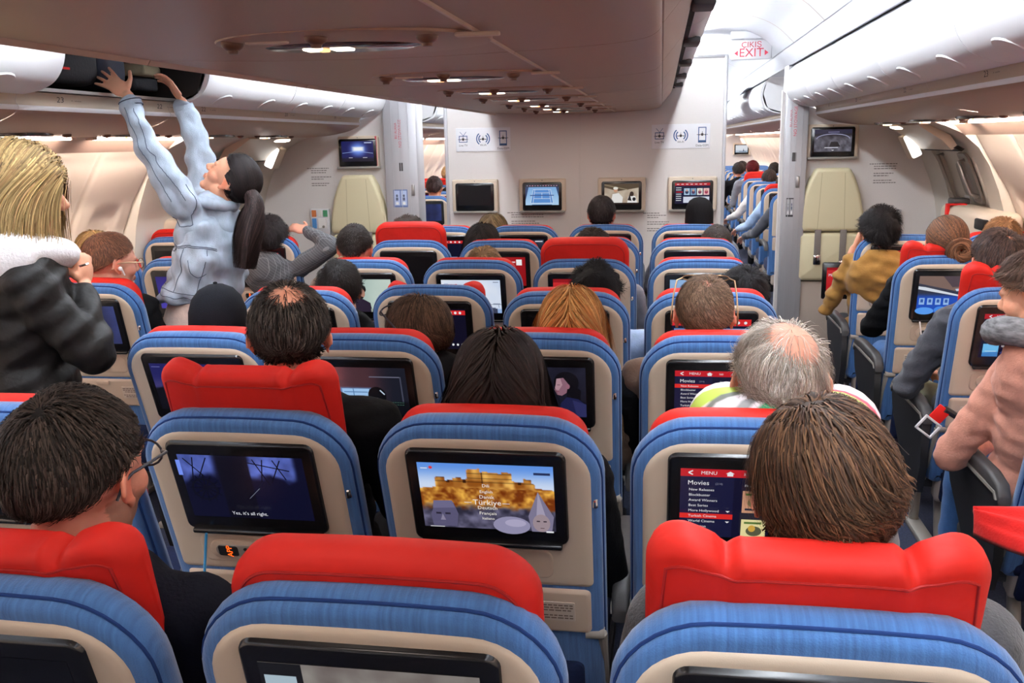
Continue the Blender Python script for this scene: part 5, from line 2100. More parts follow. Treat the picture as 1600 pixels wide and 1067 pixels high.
def hair_geo(M, n, length, thick, col, seed, kind='short', crown=(0, -.55, .83), bald=None, seg=5, width=.0024, vary=.35, wave=0., wl=14., part=None, tie=None, nape=-.66, free=None, down=.35, front=.40, lift0=.15, fuzz=0., colliders=(), tips=None, cap=True, spread=0., swirl=0.):
    rg = np.random.default_rng(seed)
    width *= .5; n = int(n * 1.7)
    col = np.array(lin(np.array(col) / 255.))
    M3 = np.array(M.to_3x3()); Mt = np.array(M.translation)
    sc = np.linalg.norm(M3[:, 0])
    gl = np.linalg.inv(M3) @ np.array((0, 0, -1.)); gl /= np.linalg.norm(gl)
    crown = np.array(crown, float); crown /= np.linalg.norm(crown)

    def mask(d, j=0.):
        x, y, z = d[:, 0], d[:, 1], d[:, 2]
        jj = rg.normal(size=len(d)) * j
        ok = ~((y > .30) & (z < front + jj + (y - .9) * .1))
        ok &= ~((y > -.02) & (z < -.02 + jj - .25 * (y < .12)))
        ok &= ~((y <= -.02) & (z < nape + jj + .30 * np.clip((np.abs(x) - .55) / .4, 0, 1)))
        ok &= ~((np.abs(x) > .80) & (z < -.04 + jj) & (y > -.30))
        return ok

    i = np.arange(n * 2)
    ph = i * 2.399963
    zz = 1 - 2 * (i + .5) / (n * 2)
    d = np.stack([np.sqrt(1 - zz * zz) * np.cos(ph), np.sqrt(1 - zz * zz) * np.sin(ph), zz], 1)
    d += rg.normal(size=d.shape) * .02
    d /= np.linalg.norm(d, axis=1)[:, None]
    d = d[mask(d, .05)]
    if bald is not None:
        for bc, ba, dens in bald:
            bc = np.array(bc, float); bc /= np.linalg.norm(bc)
            ang = np.arccos(np.clip(d @ bc, -1, 1)) / ba
            pr = dens + (1 - dens) * np.clip((ang - .55) / .6, 0, 1)
            d = d[rg.random(len(d)) < pr]
    if free is not None:
        fd, n2 = free
    N = len(d)
    K = seg
    L = length * (1 + .22 * rg.normal(size=N)).clip(.5, 1.5)
    ds = L / K
    lift = thick * (lift0 + (1 - lift0) * rg.random(N) ** .8)
    if kind == 'short':
        lump = .22 + fuzz * 1.6
        q0, q1 = rg.normal(size=3) * 9, rg.normal(size=3) * 7
        lift = lift * (1 + lump * np.sin(d @ q0 + 1) * .6 + lump * np.sin(d @ q1 + 2) * .6).clip(.2, 2.2)
    p = HC + d * HR
    pts = [p.copy()]
    dirp = None
    wph = rg.random(N) * 6.28
    rnd = rg.normal(size=(N, 3)) * (.25 + fuzz)
    for k in range(K):
        u = (p - HC) / HR
        nrm = u / HR; nrm /= np.linalg.norm(nrm, axis=1)[:, None]
        if part is not None:
            # centre or side parting: flow goes sideways then down
            away = np.stack([np.tanh((u[:, 0] - part) / .22), np.zeros(N) - .45, np.zeros(N)], 1)
        elif tie is not None:
            T = np.array(tie)
            away = T - p
            away /= np.linalg.norm(away, axis=1)[:, None] + 1e-6
        else:
            away = u - crown * (u @ crown)[:, None]
            if swirl:
                away = away + swirl * np.cross(np.broadcast_to(crown, u.shape), u)
        fl = away - nrm * (away * nrm).sum(1)[:, None]
        fl /= np.linalg.norm(fl, axis=1)[:, None] + 1e-6
        if tie is not None:
            dr = fl + rnd * .12
        else:
            dr = fl * (1 - down) + gl * down * (1 + .8 * k / K) + rnd * (.35 + .0 * k)
            if kind in ('long', 'bob'):
                under = np.clip(-nrm @ -gl * 0 + (nrm @ gl) + .25, 0, 1)[:, None]
                dr = fl * (1 - under) * .9 + gl * (.55 + 1.2 * under) + rnd * .10
                if spread:
                    out = nrm - gl * (nrm @ gl)[:, None]
                    dr = dr + out * spread * under
        if dirp is not None:
            dr = dr / (np.linalg.norm(dr, axis=1)[:, None] + 1e-9) + dirp * (.6 if kind == 'short' else .9)
        if wave:
            dr = dr + wave * np.stack([np.sin(wph + k * wl / K * 2), np.cos(wph * 1.3 + k * wl / K * 2), np.sin(wph * .7 + k * wl / K * 1.7)], 1)
        dr /= np.linalg.norm(dr, axis=1)[:, None] + 1e-9
        dirp = dr
        p = p + dr * ds[:, None]
        lf = lift * min(1, (k + 1) / 1.6)
        Rk = HR + lf[:, None]
        q = (p - HC) / Rk
        rr = np.linalg.norm(q, axis=1)
        if kind == 'short':
            # stay near the skull
            tgt = np.maximum(rr, 1)
            if fuzz:
                tgt = np.minimum(tgt, 1 + .10 + fuzz * .3)
            else:
                tgt = np.minimum(tgt, 1.02 + .05 * rg.random(N))
            p = HC + q / rr[:, None] * tgt[:, None] * Rk
        else:
            m = rr < 1
            if tie is not None:
                p = HC + q / rr[:, None] * Rk
            else:
                p = np.where(m[:, None], HC + q / rr[:, None] * Rk, p)
            for cc, cr_ in colliders:
                cc_ = np.array(cc); cr2 = np.array(cr_) + lift[:, None] * .5
                q = (p - cc_) / cr2; rr = np.linalg.norm(q, axis=1); m = rr < 1
                p = np.where(m[:, None], cc_ + q / rr[:, None] * cr2, p)
        pts.append(p.copy())
    pts = np.stack(pts, 1)                       # N,K+1,3
    tang = np.gradient(pts, axis=1)
    nr = (pts - HC) / HR ** 2
    nr /= np.linalg.norm(nr, axis=2)[:, :, None] + 1e-9
    wv = np.cross(tang, nr); wv /= np.linalg.norm(wv, axis=2)[:, :, None] + 1e-9
    tp = width * (1 - .75 * (np.arange(K + 1) / K) ** 2)
    A = pts + wv * tp[None, :, None]
    Bq = pts - wv * tp[None, :, None]
    V = np.stack([A, Bq], 2).reshape(N * (K + 1) * 2, 3)
    base = (np.arange(N) * (K + 1) * 2)[:, None] + (np.arange(K) * 2)[None, :]
    F = np.stack([base, base + 1, base + 3, base + 2], 2).reshape(-1, 4)
    c = col[None, :] * np.exp(vary * rg.normal(size=(N, 1))) * (1 + .05 * rg.normal(size=(N, 3)))
    if tips is not None:
        tc = np.array(lin(np.array(tips) / 255.))
        pick = (rg.random(N) < .5)[:, None]
        c = np.where(pick, tc[None, :] * np.exp(.3 * rg.normal(size=(N, 1))), c)
    Cc = np.repeat(np.clip(c, 0, 1), (K + 1) * 2, 0)
    if cap:
        nu, nv = 56, 36
        th = np.linspace(.02, PI - .02, nv); phh = np.linspace(0, 2 * PI, nu, endpoint=False)
        TT, PP = np.meshgrid(th, phh, indexing='ij')
        dd = np.stack([np.sin(TT) * np.cos(PP), np.sin(TT) * np.sin(PP), np.cos(TT)], 2).reshape(-1, 3)
        ok = mask(dd)
        if bald is not None:
            for bc, ba, dens in bald:
                bc = np.array(bc, float); bc /= np.linalg.norm(bc)
                ok &= np.arccos(np.clip(dd @ bc, -1, 1)) > ba * (.95 if dens > .02 else 1.05)
        off = thick * (.30 if kind == 'short' else .45)
        capV = HC + dd * (HR + np.where(ok, off, -.004)[:, None])
        capF = []
        for a in range(nv - 1):
            for b in range(nu):
                b2 = (b + 1) % nu
                q = (a * nu + b, (a + 1) * nu + b, (a + 1) * nu + b2, a * nu + b2)
                if all(ok[z] for z in q):
                    capF.append(q)
        o = len(V)
        V = np.concatenate([V, capV]); Cc = np.concatenate([Cc, np.broadcast_to(col * .75, (len(capV), 3))])
        F = F.tolist() + [tuple(z + o for z in q) for q in capF]
    else:
        F = F.tolist()
    Vw = V @ M3.T + Mt
    return Vw, F, Cc


def tail_geo(pts, radii, n, col, seed, width=.003, vary=.35, seg=12):
    """bundle of strands along a path (ponytail, bun strands)"""
    rg = np.random.default_rng(seed)
    col = np.array(lin(np.array(col) / 255.))
    P_ = np.array(smooth_prof([tuple(p) for p in pts], 4)); m = len(P_)
    s = np.linspace(0, 1, m); ss = np.linspace(0, 1, seg + 1)
    C_ = np.stack([np.interp(ss, s, P_[:, k]) for k in range(3)], 1)
    Rr = np.interp(ss, np.linspace(0, 1, len(radii)), radii)
    T = np.gradient(C_, axis=0); T /= np.linalg.norm(T, axis=1)[:, None]
    u = np.cross(T, np.array((.3, 1, .1))); u /= np.linalg.norm(u, axis=1)[:, None]; v = np.cross(T, u)
    a = rg.random(n) * 6.28; r = np.sqrt(rg.random(n))
    Lk = .75 + .3 * rg.random(n)
    pts_ = []
    for k in range(seg + 1):
        aa = a + .5 * np.sin(ss[k] * 3 + a * 3)
        idx = np.clip(ss[k] * Lk, 0, 1) * seg
        i0 = np.minimum(idx.astype(int), seg - 1); f = (idx - i0)[:, None]
        c = C_[i0] * (1 - f) + C_[i0 + 1] * f
        c = c + .010 * np.stack([np.sin(a * 5 + ss[k] * 7 + a), np.cos(a * 3 + ss[k] * 6), 0 * a], 1) * ss[k] * 1.6
        R_ = (Rr[i0][:, None] * (1 - f) + Rr[i0 + 1][:, None] * f) * r[:, None]
        pts_.append(c + u[i0] * np.cos(aa)[:, None] * R_ + v[i0] * np.sin(aa)[:, None] * R_)
    pts_ = np.stack(pts_, 1)
    tang = np.gradient(pts_, axis=1)
    ctr = np.stack([np.interp(ss, ss, C_[:, k]) for k in range(3)], 1)[None]
    nr = pts_ - ctr; nr /= np.linalg.norm(nr, axis=2)[:, :, None] + 1e-9
    wv = np.cross(tang, nr); wv /= np.linalg.norm(wv, axis=2)[:, :, None] + 1e-9
    tp = width * (1 - .6 * ss ** 3)
    V = np.stack([pts_ + wv * tp[None, :, None], pts_ - wv * tp[None, :, None]], 2).reshape(-1, 3)
    base = (np.arange(n) * (seg + 1) * 2)[:, None] + (np.arange(seg) * 2)[None, :]
    F = np.stack([base, base + 1, base + 3, base + 2], 2).reshape(-1, 4).tolist()
    c = col[None, :] * np.exp(vary * rg.normal(size=(n, 1)))
    return V, F, np.repeat(np.clip(c, 0, 1), (seg + 1) * 2, 0)


SKINS = {'fair': (226, 168, 142), 'pink': (222, 158, 134), 'tan': (196, 138, 108), 'deep': (110, 72, 54), 'warm': (224, 164, 134)}
_np = [0]


def fabric(name, c, **k):
    if name not in MT:
        MT[name] = P(name, S(*c), k.get('rough', .85), k.get('spec', .2), bump=k.get('bump', (160, .3, U3)), vary=k.get('vary', (30, .12, U3)), sheen=k.get('sheen', .15))
    return MT[name]


def basis_along(ax, lat):
    z = Vector(ax).normalized(); x = Vector(lat); x = (x - z * x.dot(z)).normalized(); y = z.cross(x)
    return Matrix((x, y, z)).transposed()


def person(label, H, yaw=0, pitch=0, roll=0, hips=None, skin='fair', top='black', pants='pants_dark', hair=None, arms=None, vox=.010, hs=1.0, sh=.185, turn=0., neck=None, stubble=None, legs=True, sleeve=1.0, build=1.0, handspec=None, hood=False, foldamp=.004, foldf=2.3, armr=1.0, group='seated passengers', category='person', female=False, standing=None, topname='sweater', clothvox=None, wristcut=0.):
    H = Vector(H)
    M = headM(H, yaw, pitch, roll, hs)
    hips = Vector(hips)
    N = Vector(neck) if neck is not None else M @ Vector((0, -.055, -.135))
    ax = N - hips
    lat = Vector((math.cos(rad(turn)), math.sin(rad(turn)), 0))
    fwd = Vector((-lat.y, lat.x, 0))
    Bm = basis_along(ax, lat)
    at_ = lambda t: hips + ax * t
    org = Vector((hips.x, hips.y, 0))
    # arms
    A = {}
    for q, nm in ((-1, 'L'), (1, 'R')):
        S_ = N + lat * q * sh - ax.normalized() * .055
        el = S_ + lat * q * .055 + Vector((0, 0, -.27)) + fwd * .06
        wr = el + lat * q * -.07 + fwd * .22 + Vector((0, 0, -.02))
        if arms and nm in arms:
            a_ = arms[nm]
            if a_.get('S') is not None: S_ = Vector(a_['S'])
            el = Vector(a_['E']); wr = Vector(a_['W'])
        A[nm] = (S_, el, wr)
    # ---- the body, one continuous skin
    g = G()
    add_head(g, M, female)
    g.capsule(N - ax.normalized() * .04, M @ Vector((0, -.028, -.05)), .056 * build, .050 * (.9 if female else 1))
    g.ell(at_(.80), (.120, .065, .12), Bm); g.ell(at_(.45), (.105, .07, .18), Bm); g.ell(at_(.1), (.12, .08, .11), Bm)
    for nm, q in (('L', -1), ('R', 1)):
        S_, el, wr = A[nm]
        g.capsule(N - ax.normalized() * .02, S_, .030, .034)
        g.capsule(S_, el, .032, .026); g.capsule(el, wr, .026, .0235)
        hd = (wr - el).normalized()
        spec = dict(d=hd + Vector((0, 0, -.15)), nrm=Vector((0, 0, -1)) + fwd * -.2, side=q * 1, curl=(.35, .4, .35))
        if arms and nm in arms and arms[nm].get('hand'):
            spec.update(arms[nm]['hand'])
        add_hand(g, wr + hd * .01, spec['d'], spec['nrm'], spec['side'], spec['curl'], spec.get('spread', .07), spec.get('thumb'), hs * (.92 if female else 1))
    V, F = remesh(g, vox, 2)
    base = np.array(lin(np.array(SKINS[skin]) / 255.))
    Mi = np.array(M.inverted())
    L = V @ Mi[:3, :3].T + Mi[:3, 3]
    C_ = np.broadcast_to(base, V.shape).copy()

    def blob(c, r, colm, k=1.):
        dd = np.linalg.norm((L - np.array(c)) / np.array(r), axis=1)
        w_ = np.clip(1.3 - dd, 0, 1)[:, None] * k
        C_[:] = C_ * (1 - w_) + C_ * np.array(colm) * w_
    blob((0, .096, -.056), (.026, .02, .012), (.85, .42, .42))
    for q in (-1, 1):
        blob((q * .082, -.01, 0), (.016, .03, .04), (1.05, .68, .60))
        blob((q * .04, .07, -.02), (.03, .03, .025), (1.02, .86, .84))
        blob((q * .028, .09, .026), (.022, .015, .006), (.28, .22, .2))
        blob((q * .031, .086, .004), (.013, .012, .004), (.25, .2, .2))
    if stubble:
        m = (L[:, 1] > -.02) & (L[:, 2] < -.028) & (L[:, 2] > -.125) & (np.abs(L[:, 0]) < .085)
        w_ = (m * np.clip((-.020 - L[:, 2]) / .02, 0, 1))[:, None] * stubble[1]
        C_[:] = C_ * (1 - w_) + np.array(lin(np.array(stubble[0]) / 255.)) * w_
    body = mk('person', V - np.array(org), F, MT['skin'], None, sharp=None, cols=C_)
    body.location = org
    tag(body, label, category, group)
    # ---- upper clothing
    cv = clothvox or max(.011, vox * 1.3)
    g = G()
    bb = build
    g.ell(at_(.76), (.178 * bb, .120 * bb, .19), Bm, 20, 14); g.ell(at_(.42), (.165 * bb, .128 * bb, .22), Bm, 20, 14); g.ell(at_(.08), (.178 * bb, .138 * bb, .15), Bm, 20, 14)
    ring = [N + Bm @ Vector((.058 * math.cos(a), .055 * math.sin(a) - .005, -.012 + (.0 if not hood else .01))) for a in np.linspace(0, 2 * PI, 13)]
    g.tube(ring, .017 if not hood else .028, 8)
    for nm, q in (('L', -1), ('R', 1)):
        S_, el, wr = A[nm]
        g.capsule(N - ax.normalized() * .035 + lat * q * .03, S_, .046, .066 * bb * armr)
        g.capsule(S_, el, .066 * bb * armr, .050 * bb * armr)
        e2 = el + (wr - el) * sleeve
        g.capsule(el, e2, .050 * bb * armr, .050 * bb * armr + (.036 - .050 * bb * armr) * sleeve)
    V, F = remesh(g, cv, 3, folds(foldamp, foldf, _np[0]))
    sw = mk(topname, V - np.array(org), F, MT[top], body, sharp=None)
    # ---- legs
    if legs:
        g = G()
        g.ell(hips, (.172, .135, .125), None, 18, 12)
        if standing is None:
            for q in (-1, 1):
                k = hips + lat * q * .10 + fwd * .44 + Vector((0, 0, -.03))
                a_ = k + Vector((0, 0, -.445)) + fwd * .06
                g.capsule(hips + lat * q * .09, k, .085, .060); g.capsule(k, a_, .060, .045)
        else:
            for q, kn, an in standing:
                g.capsule(hips + lat * q * .085 - Vector((0, 0, .04)), kn, .088, .060); g.capsule(kn, an, .060, .046)
        V, F = remesh(g, max(.014, cv), 2, folds(.003, 1., _np[0] + 9))
        mk('trousers', V - np.array(org), F, MT[pants], body, sharp=None)
    # ---- hair
    if hair:
        hk = dict(hair); nm_ = hk.pop('name', 'hair')
        lists = [hair_geo(M, **hk)] if not hk.get('extra') else None
        if lists is None:
            ex = hk.pop('extra')
            lists = [hair_geo(M, **hk)]
            for e_ in ex:
                e_ = dict(e_)
                e_['pts'] = [M @ Vector(p) if e_.get('local', True) else Vector(p) for p in e_['pts']]
                e_.pop('local', None)
                lists.append(tail_geo(**e_))
        VV, FF, CC = [], [], []
        o = 0
        for v, f, c in lists:
            VV.append(v); CC.append(c); FF += [tuple(int(z) + o for z in q) for q in f]; o += len(v)
        mk(nm_, np.concatenate(VV) - np.array(org), FF, MT['hair'], body, sharp=None, cols=np.concatenate(CC))
    _np[0] += 1
    return body, M, org, A


def eyeglasses(body, M, org, mat, up=0., name='eyeglasses', wide=1., back=0., xs=1.0):
    """spectacles on the nose, or pushed up on the head (up>0 rotates about the ears)"""
    g = G()
    Rm = Matrix.Translation(Vector((0, -.01, .012))) @ Matrix.Rotation(rad(up), 4, 'X') @ Matrix.Translation(Vector((0, .01 - back, -.012)))
    T = M @ Rm
    f = lambda p: T @ Vector((p[0] * xs, p[1], p[2])) - org
    for q in (-1, 1):
        g.tube([f((q * .034 + .025 * math.cos(a), .108 + .004 * math.cos(a) * 0, .006 + .020 * math.sin(a))) for a in np.linspace(0, 2 * PI, 17)], .0016 * wide, 6)
        g.tube([f((q * .059, .106, .010)), f((q * .073, .098, .012)), f((q * .080, .05, .012)), f((q * .083, .0, .010)), f((q * .084, -.022, .002)), f((q * .082, -.035, -.018))], .0019 * wide, 6)
    g.tube([f((-.009, .110, .008)), f((0, .112, .011)), f((.009, .110, .008))], .0016 * wide, 6)
    fr = g.build(name, mat, body)
    return fr, f


# clothing materials
fabric('black_cloth', (13, 13, 15), sheen=0., spec=.1); fabric('navy_cloth', (14, 16, 26), sheen=0., spec=.1); fabric('charcoal_knit', (58, 58, 60), bump=(240, .5, U3))
fabric('lightblue_shirt', (172, 196, 226)); fabric('ochre_sweater', (158, 116, 58)); fabric('pink_sweater', (208, 146, 126)); fabric('gray_shirt', (118, 118, 124))
fabric('steel_sweater', (66, 67, 73)); fabric('brown_cloth', (92, 72, 60)); fabric('white_cloth', (226, 220, 214)); fabric('maroon_cloth', (120, 26, 30))
fabric('pants_dark', (20, 21, 25), sheen=0.); fabric('jeans', (66, 110, 168)); fabric('olive_pants', (92, 92, 68)); fabric('cream_pants', (224, 200, 178))
MT['leather'] = P('black_leather', S(17, 15, 14), .55, .18, bump=(60, .5, U3), vary=(14, .15, U3))
MT['denim'] = P('washed_denim', S(168, 182, 198), .9, .15, bump=(380, .5, U3), vary=(16, .30, (1, 1, .5)))
MT['stitch'] = P('denim_stitch', S(84, 92, 108), .9, .1)
MT['glassframe'] = P('dark_frame', S(34, 34, 44), .3, .5)
MT['goldframe'] = P('thin_metal_frame', S(150, 120, 90), .3, .5, metal=.7)
MT['earbud'] = P('earbud_white', S(240, 240, 240), .3, .5)
# grey check shirt
m, nt, b = new_mat('check_shirt')
tcn = nt.nodes.new('ShaderNodeTexCoord'); mpn = nt.nodes.new('ShaderNodeMapping'); mpn.inputs['Scale'].default_value = (70, 70, 70)
bk = nt.nodes.new('ShaderNodeTexBrick'); bk.offset = 0; bk.inputs['Color1'].default_value = (*S(72, 74, 78), 1); bk.inputs['Color2'].default_value = (*S(82, 84, 88), 1); bk.inputs['Mortar'].default_value = (*S(118, 120, 124), 1)
bk.inputs['Mortar Size'].default_value = .06; bk.inputs['Brick Width'].default_value = 1.; bk.inputs['Row Height'].default_value = 1.; bk.inputs['Scale'].default_value = 1.
rotn = mpn; mpn.inputs['Rotation'].default_value = (.3, .9, .2)
nt.links.new(tcn.outputs['Object'], mpn.inputs[0]); nt.links.new(mpn.outputs[0], bk.inputs[0]); nt.links.new(bk.outputs[0], b.inputs['Base Color']); b.inputs['Roughness'].default_value = .9
MT['check'] = m
# ------------------------------------------------------------------ who sits where
def seated(label, xyz, colxx, row, seat_dy=.17, **k):
    top = k.pop('ht', .128)
    hs = k.get('hs', 1.0)
    H = (xyz[0], xyz[1], xyz[2] - top * hs)
    hips = (colxx + .25 * (xyz[0] - colxx), pivy(row) + seat_dy, .565)
    return person(label, H, hips=hips, **k)


SHORT = dict(length=.034, thick=.014, kind='short', seg=5, width=.0022)


def hs_(n, seed, col, **k):
    d = dict(SHORT); d.update(n=n, seed=seed, col=col); d.update(k); return d


# ---- row nearest the camera
p = seated('person with dark cropped hair and spectacles at bottom left, head turned right', (-.262, 1.162, 1.303), -.28, 1, yaw=-3, pitch=-3, skin='pink', top='navy_cloth', vox=.0055, hs=1.06,
           hair=hs_(9000, 1, (28, 23, 21), length=.026, thick=.013, tips=(58, 49, 44), nape=-.60), stubble=((104, 72, 54), .75), build=1.05)
fr, f = eyeglasses(p[0], p[1], p[2], MT['glassframe'], wide=1.25)
p = seated('person with thick tousled brown hair at bottom right, seen from behind', (.790, 1.162, 1.316), .765, 1, yaw=3, skin='fair', top='charcoal_knit', vox=.006, hs=.99,
           hair=hs_(15000, 2, (54, 38, 28), length=.070, thick=.015, crown=(-.25, .05, .97), tips=(90, 64, 45), swirl=.35, width=.0022, fuzz=.10, down=.5, nape=-.82, vary=.35, wave=.10, wl=6., seg=7))
# ---- second row
p = seated('person with dark hair thinning to a bald spot, red headrest behind the neck', (-.254, 1.950, 1.339), -.28, 2, yaw=17, pitch=-2, skin='pink', top='black_cloth', vox=.007, hs=1.02,
           hair=hs_(9500, 3, (28, 24, 23), length=.036, thick=.015, crown=(.0, -.36, .93), bald=[((.03, -.36, .93), .74, .06)], tips=(70, 64, 60), nape=-.78))
p = seated('person with long dark brown hair covering the neck, second row', (.232, 1.950, 1.227), .24, 2, skin='fair', top='black_cloth', vox=.008, female=True, hs=1.0,
           hair=dict(n=9000, seed=4, col=(34, 24, 21), length=.235, thick=.028, kind='long', seg=11, part=.05, width=.0030, vary=.38, spread=.45, wave=.03, nape=-.72,
                     colliders=[((0, -.06, -.27), (.16, .085, .15))]))
p = seated('elderly person with thin white-grey hair on a pink bald head, patterned neck pillow', (.839, 1.950, 1.267), .765, 2, yaw=-7, skin='pink', top='gray_shirt', vox=.006, hs=1.10,
           hair=hs_(9000, 5, (150, 136, 122), length=.05, thick=.015, crown=(.25, -.30, .92), bald=[((.34, -.34, .86), .98, .035)], width=.0011, vary=.30, fuzz=.22, tips=(196, 186, 176), nape=-.72, cap=False, down=.35, wave=.15, wl=5.))
gpil = None
PH = (.839, 1.950, 1.267 - .141)
# ---- third row
p = seated('person in a plain black cap, third row leftmost', (-.830, 2.739, 1.190), -.80, 3, skin='fair', top='black_cloth', vox=.010, ht=.135)
cap = G()
Mh = p[1]
rings = []
for k, (r_, z) in enumerate(((1.0, -.02), (1.03, .02), (1.0, .06), (.86, .10), (.60, .128), (.28, .142), (.03, .146))):
    rings.append([Mh @ Vector((.086 * r_ * math.cos(a), -.012 + .106 * r_ * math.sin(a), z + .012)) - p[2] for a in np.linspace(0, 2 * PI, 32, endpoint=False)])
cap.loft(rings, False, True)
cap.ell(Mh @ Vector((0, -.012, .160)) - p[2], (.007, .007, .004))
br = [[Mh @ Vector((.080 * math.cos(a) * s_, .075 + .085 * s2 * math.sin(a), zz - .004)) - p[2] for a in np.linspace(.1, PI - .1, 12)] for s_, s2, zz in ((1, .35, .016), (.95, 1.0, .004), (.95, 1.0, -.002), (1, .35, .008))]
cap.loft(br, False, False, False)
MT['capcloth'] = P('cap_cloth', S(20, 21, 26), .9, .1, bump=(300, .3, U3))
cap.build('cap', MT['capcloth'], p[0], sharp=60)
p = seated('person leaning left with smooth dark brown hair and glasses on the head', (-.170, 2.739, 1.175), -.26, 3, yaw=74, pitch=-10, roll=6, skin='warm', top='black_cloth', vox=.007,
           hair=hs_(7000, 6, (50, 36, 28), length=.075, thick=.018, down=.5, crown=(0, -.2, .97), tips=(84, 62, 46), nape=-.78, part=None))
fr, f = eyeglasses(p[0], p[1], p[2], MT['glassframe'], up=46, wide=1.6, xs=1.22)
p = seated('person with straight strawberry blonde hair, third row', (.318, 2.739, 1.205), .24, 3, skin='fair', top='black_cloth', vox=.009, female=True,
           hair=dict(n=6000, seed=7, col=(176, 116, 62), length=.26, thick=.024, kind='long', seg=11, part=.0, width=.0028, vary=.3, spread=.25, nape=-.72, tips=(206, 158, 98), colliders=[((0, -.06, -.27), (.15, .08, .15))]))
p = seated('person with short brown hair and sunglasses on top of the head', (.714, 2.739, 1.245), .765, 3, yaw=-4, skin='pink', top='brown_cloth', vox=.007,
           hair=hs_(7500, 8, (88, 68, 54), length=.020, thick=.011, crown=(.1, -.45, .88), bald=[((.1, -.42, .9), .22, .45)], tips=(120, 96, 78), nape=-.58, swirl=.8))
fr, f = eyeglasses(p[0], p[1], p[2], MT['goldframe'], up=58, wide=1.3, name='sunglasses', xs=1.16)
# ---- fourth row
p = seated('person with wavy black hair beside the balding man', (-.705, 3.527, 1.182), -.80, 4, yaw=16, skin='fair', top='black_cloth', vox=.010, hair=hs_(4500, 9, (30, 26, 25), length=.05, thick=.022, fuzz=.2, nape=-.74))
p = seated('person with messy black hair and a light blue sleeve, fourth row', (.334, 3.527, 1.173), .24, 4, skin='fair', top='lightblue_shirt', vox=.010, hair=hs_(4500, 10, (20, 19, 21), length=.06, thick=.020, fuzz=.35, nape=-.74))
p = seated('person with black hair leaning right in front of the sunglasses wearer', (.884, 3.527, 1.161), .80, 4, roll=14, skin='fair', top='black_cloth', vox=.010, hair=hs_(4500, 11, (26, 23, 24), length=.055, thick=.020, fuzz=.15, nape=-.74))
# ---- fifth row
p = seated('person with a dark fade haircut in front of the left jump seat', (-.899, 4.315, 1.262), -.82, 5, yaw=8, skin='pink', top='brown_cloth', vox=.010, hair=hs_(4500, 12, (40, 33, 30), length=.022, thick=.012, nape=-.34, fuzz=.1))
p = seated('person with light brown hair just above the headrest, fifth row', (-.252, 4.315, 1.145), -.28, 5, skin='fair', top='gray_shirt', vox=.012, hair=hs_(2600, 13, (128, 102, 76), length=.06, thick=.02, width=.003))
p = seated('person with short dark brown hair above the tall plain red headrest', (.267, 4.335, 1.235), .24, 5, skin='fair', top='gray_shirt', vox=.012, hair=hs_(2600, 14, (46, 38, 34), length=.035, thick=.016, width=.003))
# ---- sixth row
p = seated('person with brown hair above the tall red headrest by the left post', (-.850, 5.130, 1.236), -.80, 6, skin='fair', top='black_cloth', vox=.013, hair=hs_(2200, 15, (58, 46, 40), length=.05, thick=.02, width=.003, fuzz=.2))
p = seated('person with dark bobbed hair, sixth row', (-.412, 5.103, 1.189), -.34, 6, skin='fair', top='black_cloth', vox=.013, female=True, hair=dict(n=2600, seed=16, col=(40, 33, 31), length=.2, thick=.024, kind='bob', seg=8, part=.0, width=.004, nape=-.72, spread=.1))
p = seated('person with close-cropped grey-brown hair, sixth row right', (.883, 5.103, 1.182), .78, 6, skin='tan', top='charcoal_knit', vox=.013, hair=hs_(2600, 17, (62, 54, 50), length=.012, thick=.008, width=.003))
# ---- seventh row
p = seated('person with light brown hair below the tennis monitor', (-.495, 5.891, 1.186), -.36, 7, skin='fair', top='gray_shirt', vox=.014, female=True, hair=dict(n=2200, seed=18, col=(112, 92, 66), length=.2, thick=.024, kind='bob', seg=8, part=.0, width=.004, nape=-.72))
p = seated('person with short dark hair in front of the film monitor', (.210, 5.891, 1.293), .24, 7, skin='fair', top='gray_shirt', vox=.012, hair=hs_(2800, 19, (52, 46, 46), length=.03, thick=.016, width=.003, nape=-.78))
p = seated('person wearing a black beanie in front of the film menu monitor', (.820, 5.891, 1.271), .765, 7, skin='deep', top='gray_shirt', vox=.012, ht=.135, arms={'L': dict(E=(.50, 5.93, .72), W=(.58, 6.15, .68))})
bn = G()
Mh = p[1]
bn.loft([[Mh @ Vector((.087 * r_ * math.cos(a), -.010 + .105 * r_ * math.sin(a), z)) - p[2] for a in np.linspace(0, 2 * PI, 28, endpoint=False)] for r_, z in ((.98, -.055), (1.02, -.04), (1.0, .0), (1.0, .05), (.92, .09), (.72, .122), (.4, .140), (.05, .146))], False, True)
MT['beanie'] = P('beanie_knit', S(22, 20, 21), .95, .1, bump=(260, .5, U3))
bn.build('beanie', MT['beanie'], p[0], sharp=60)
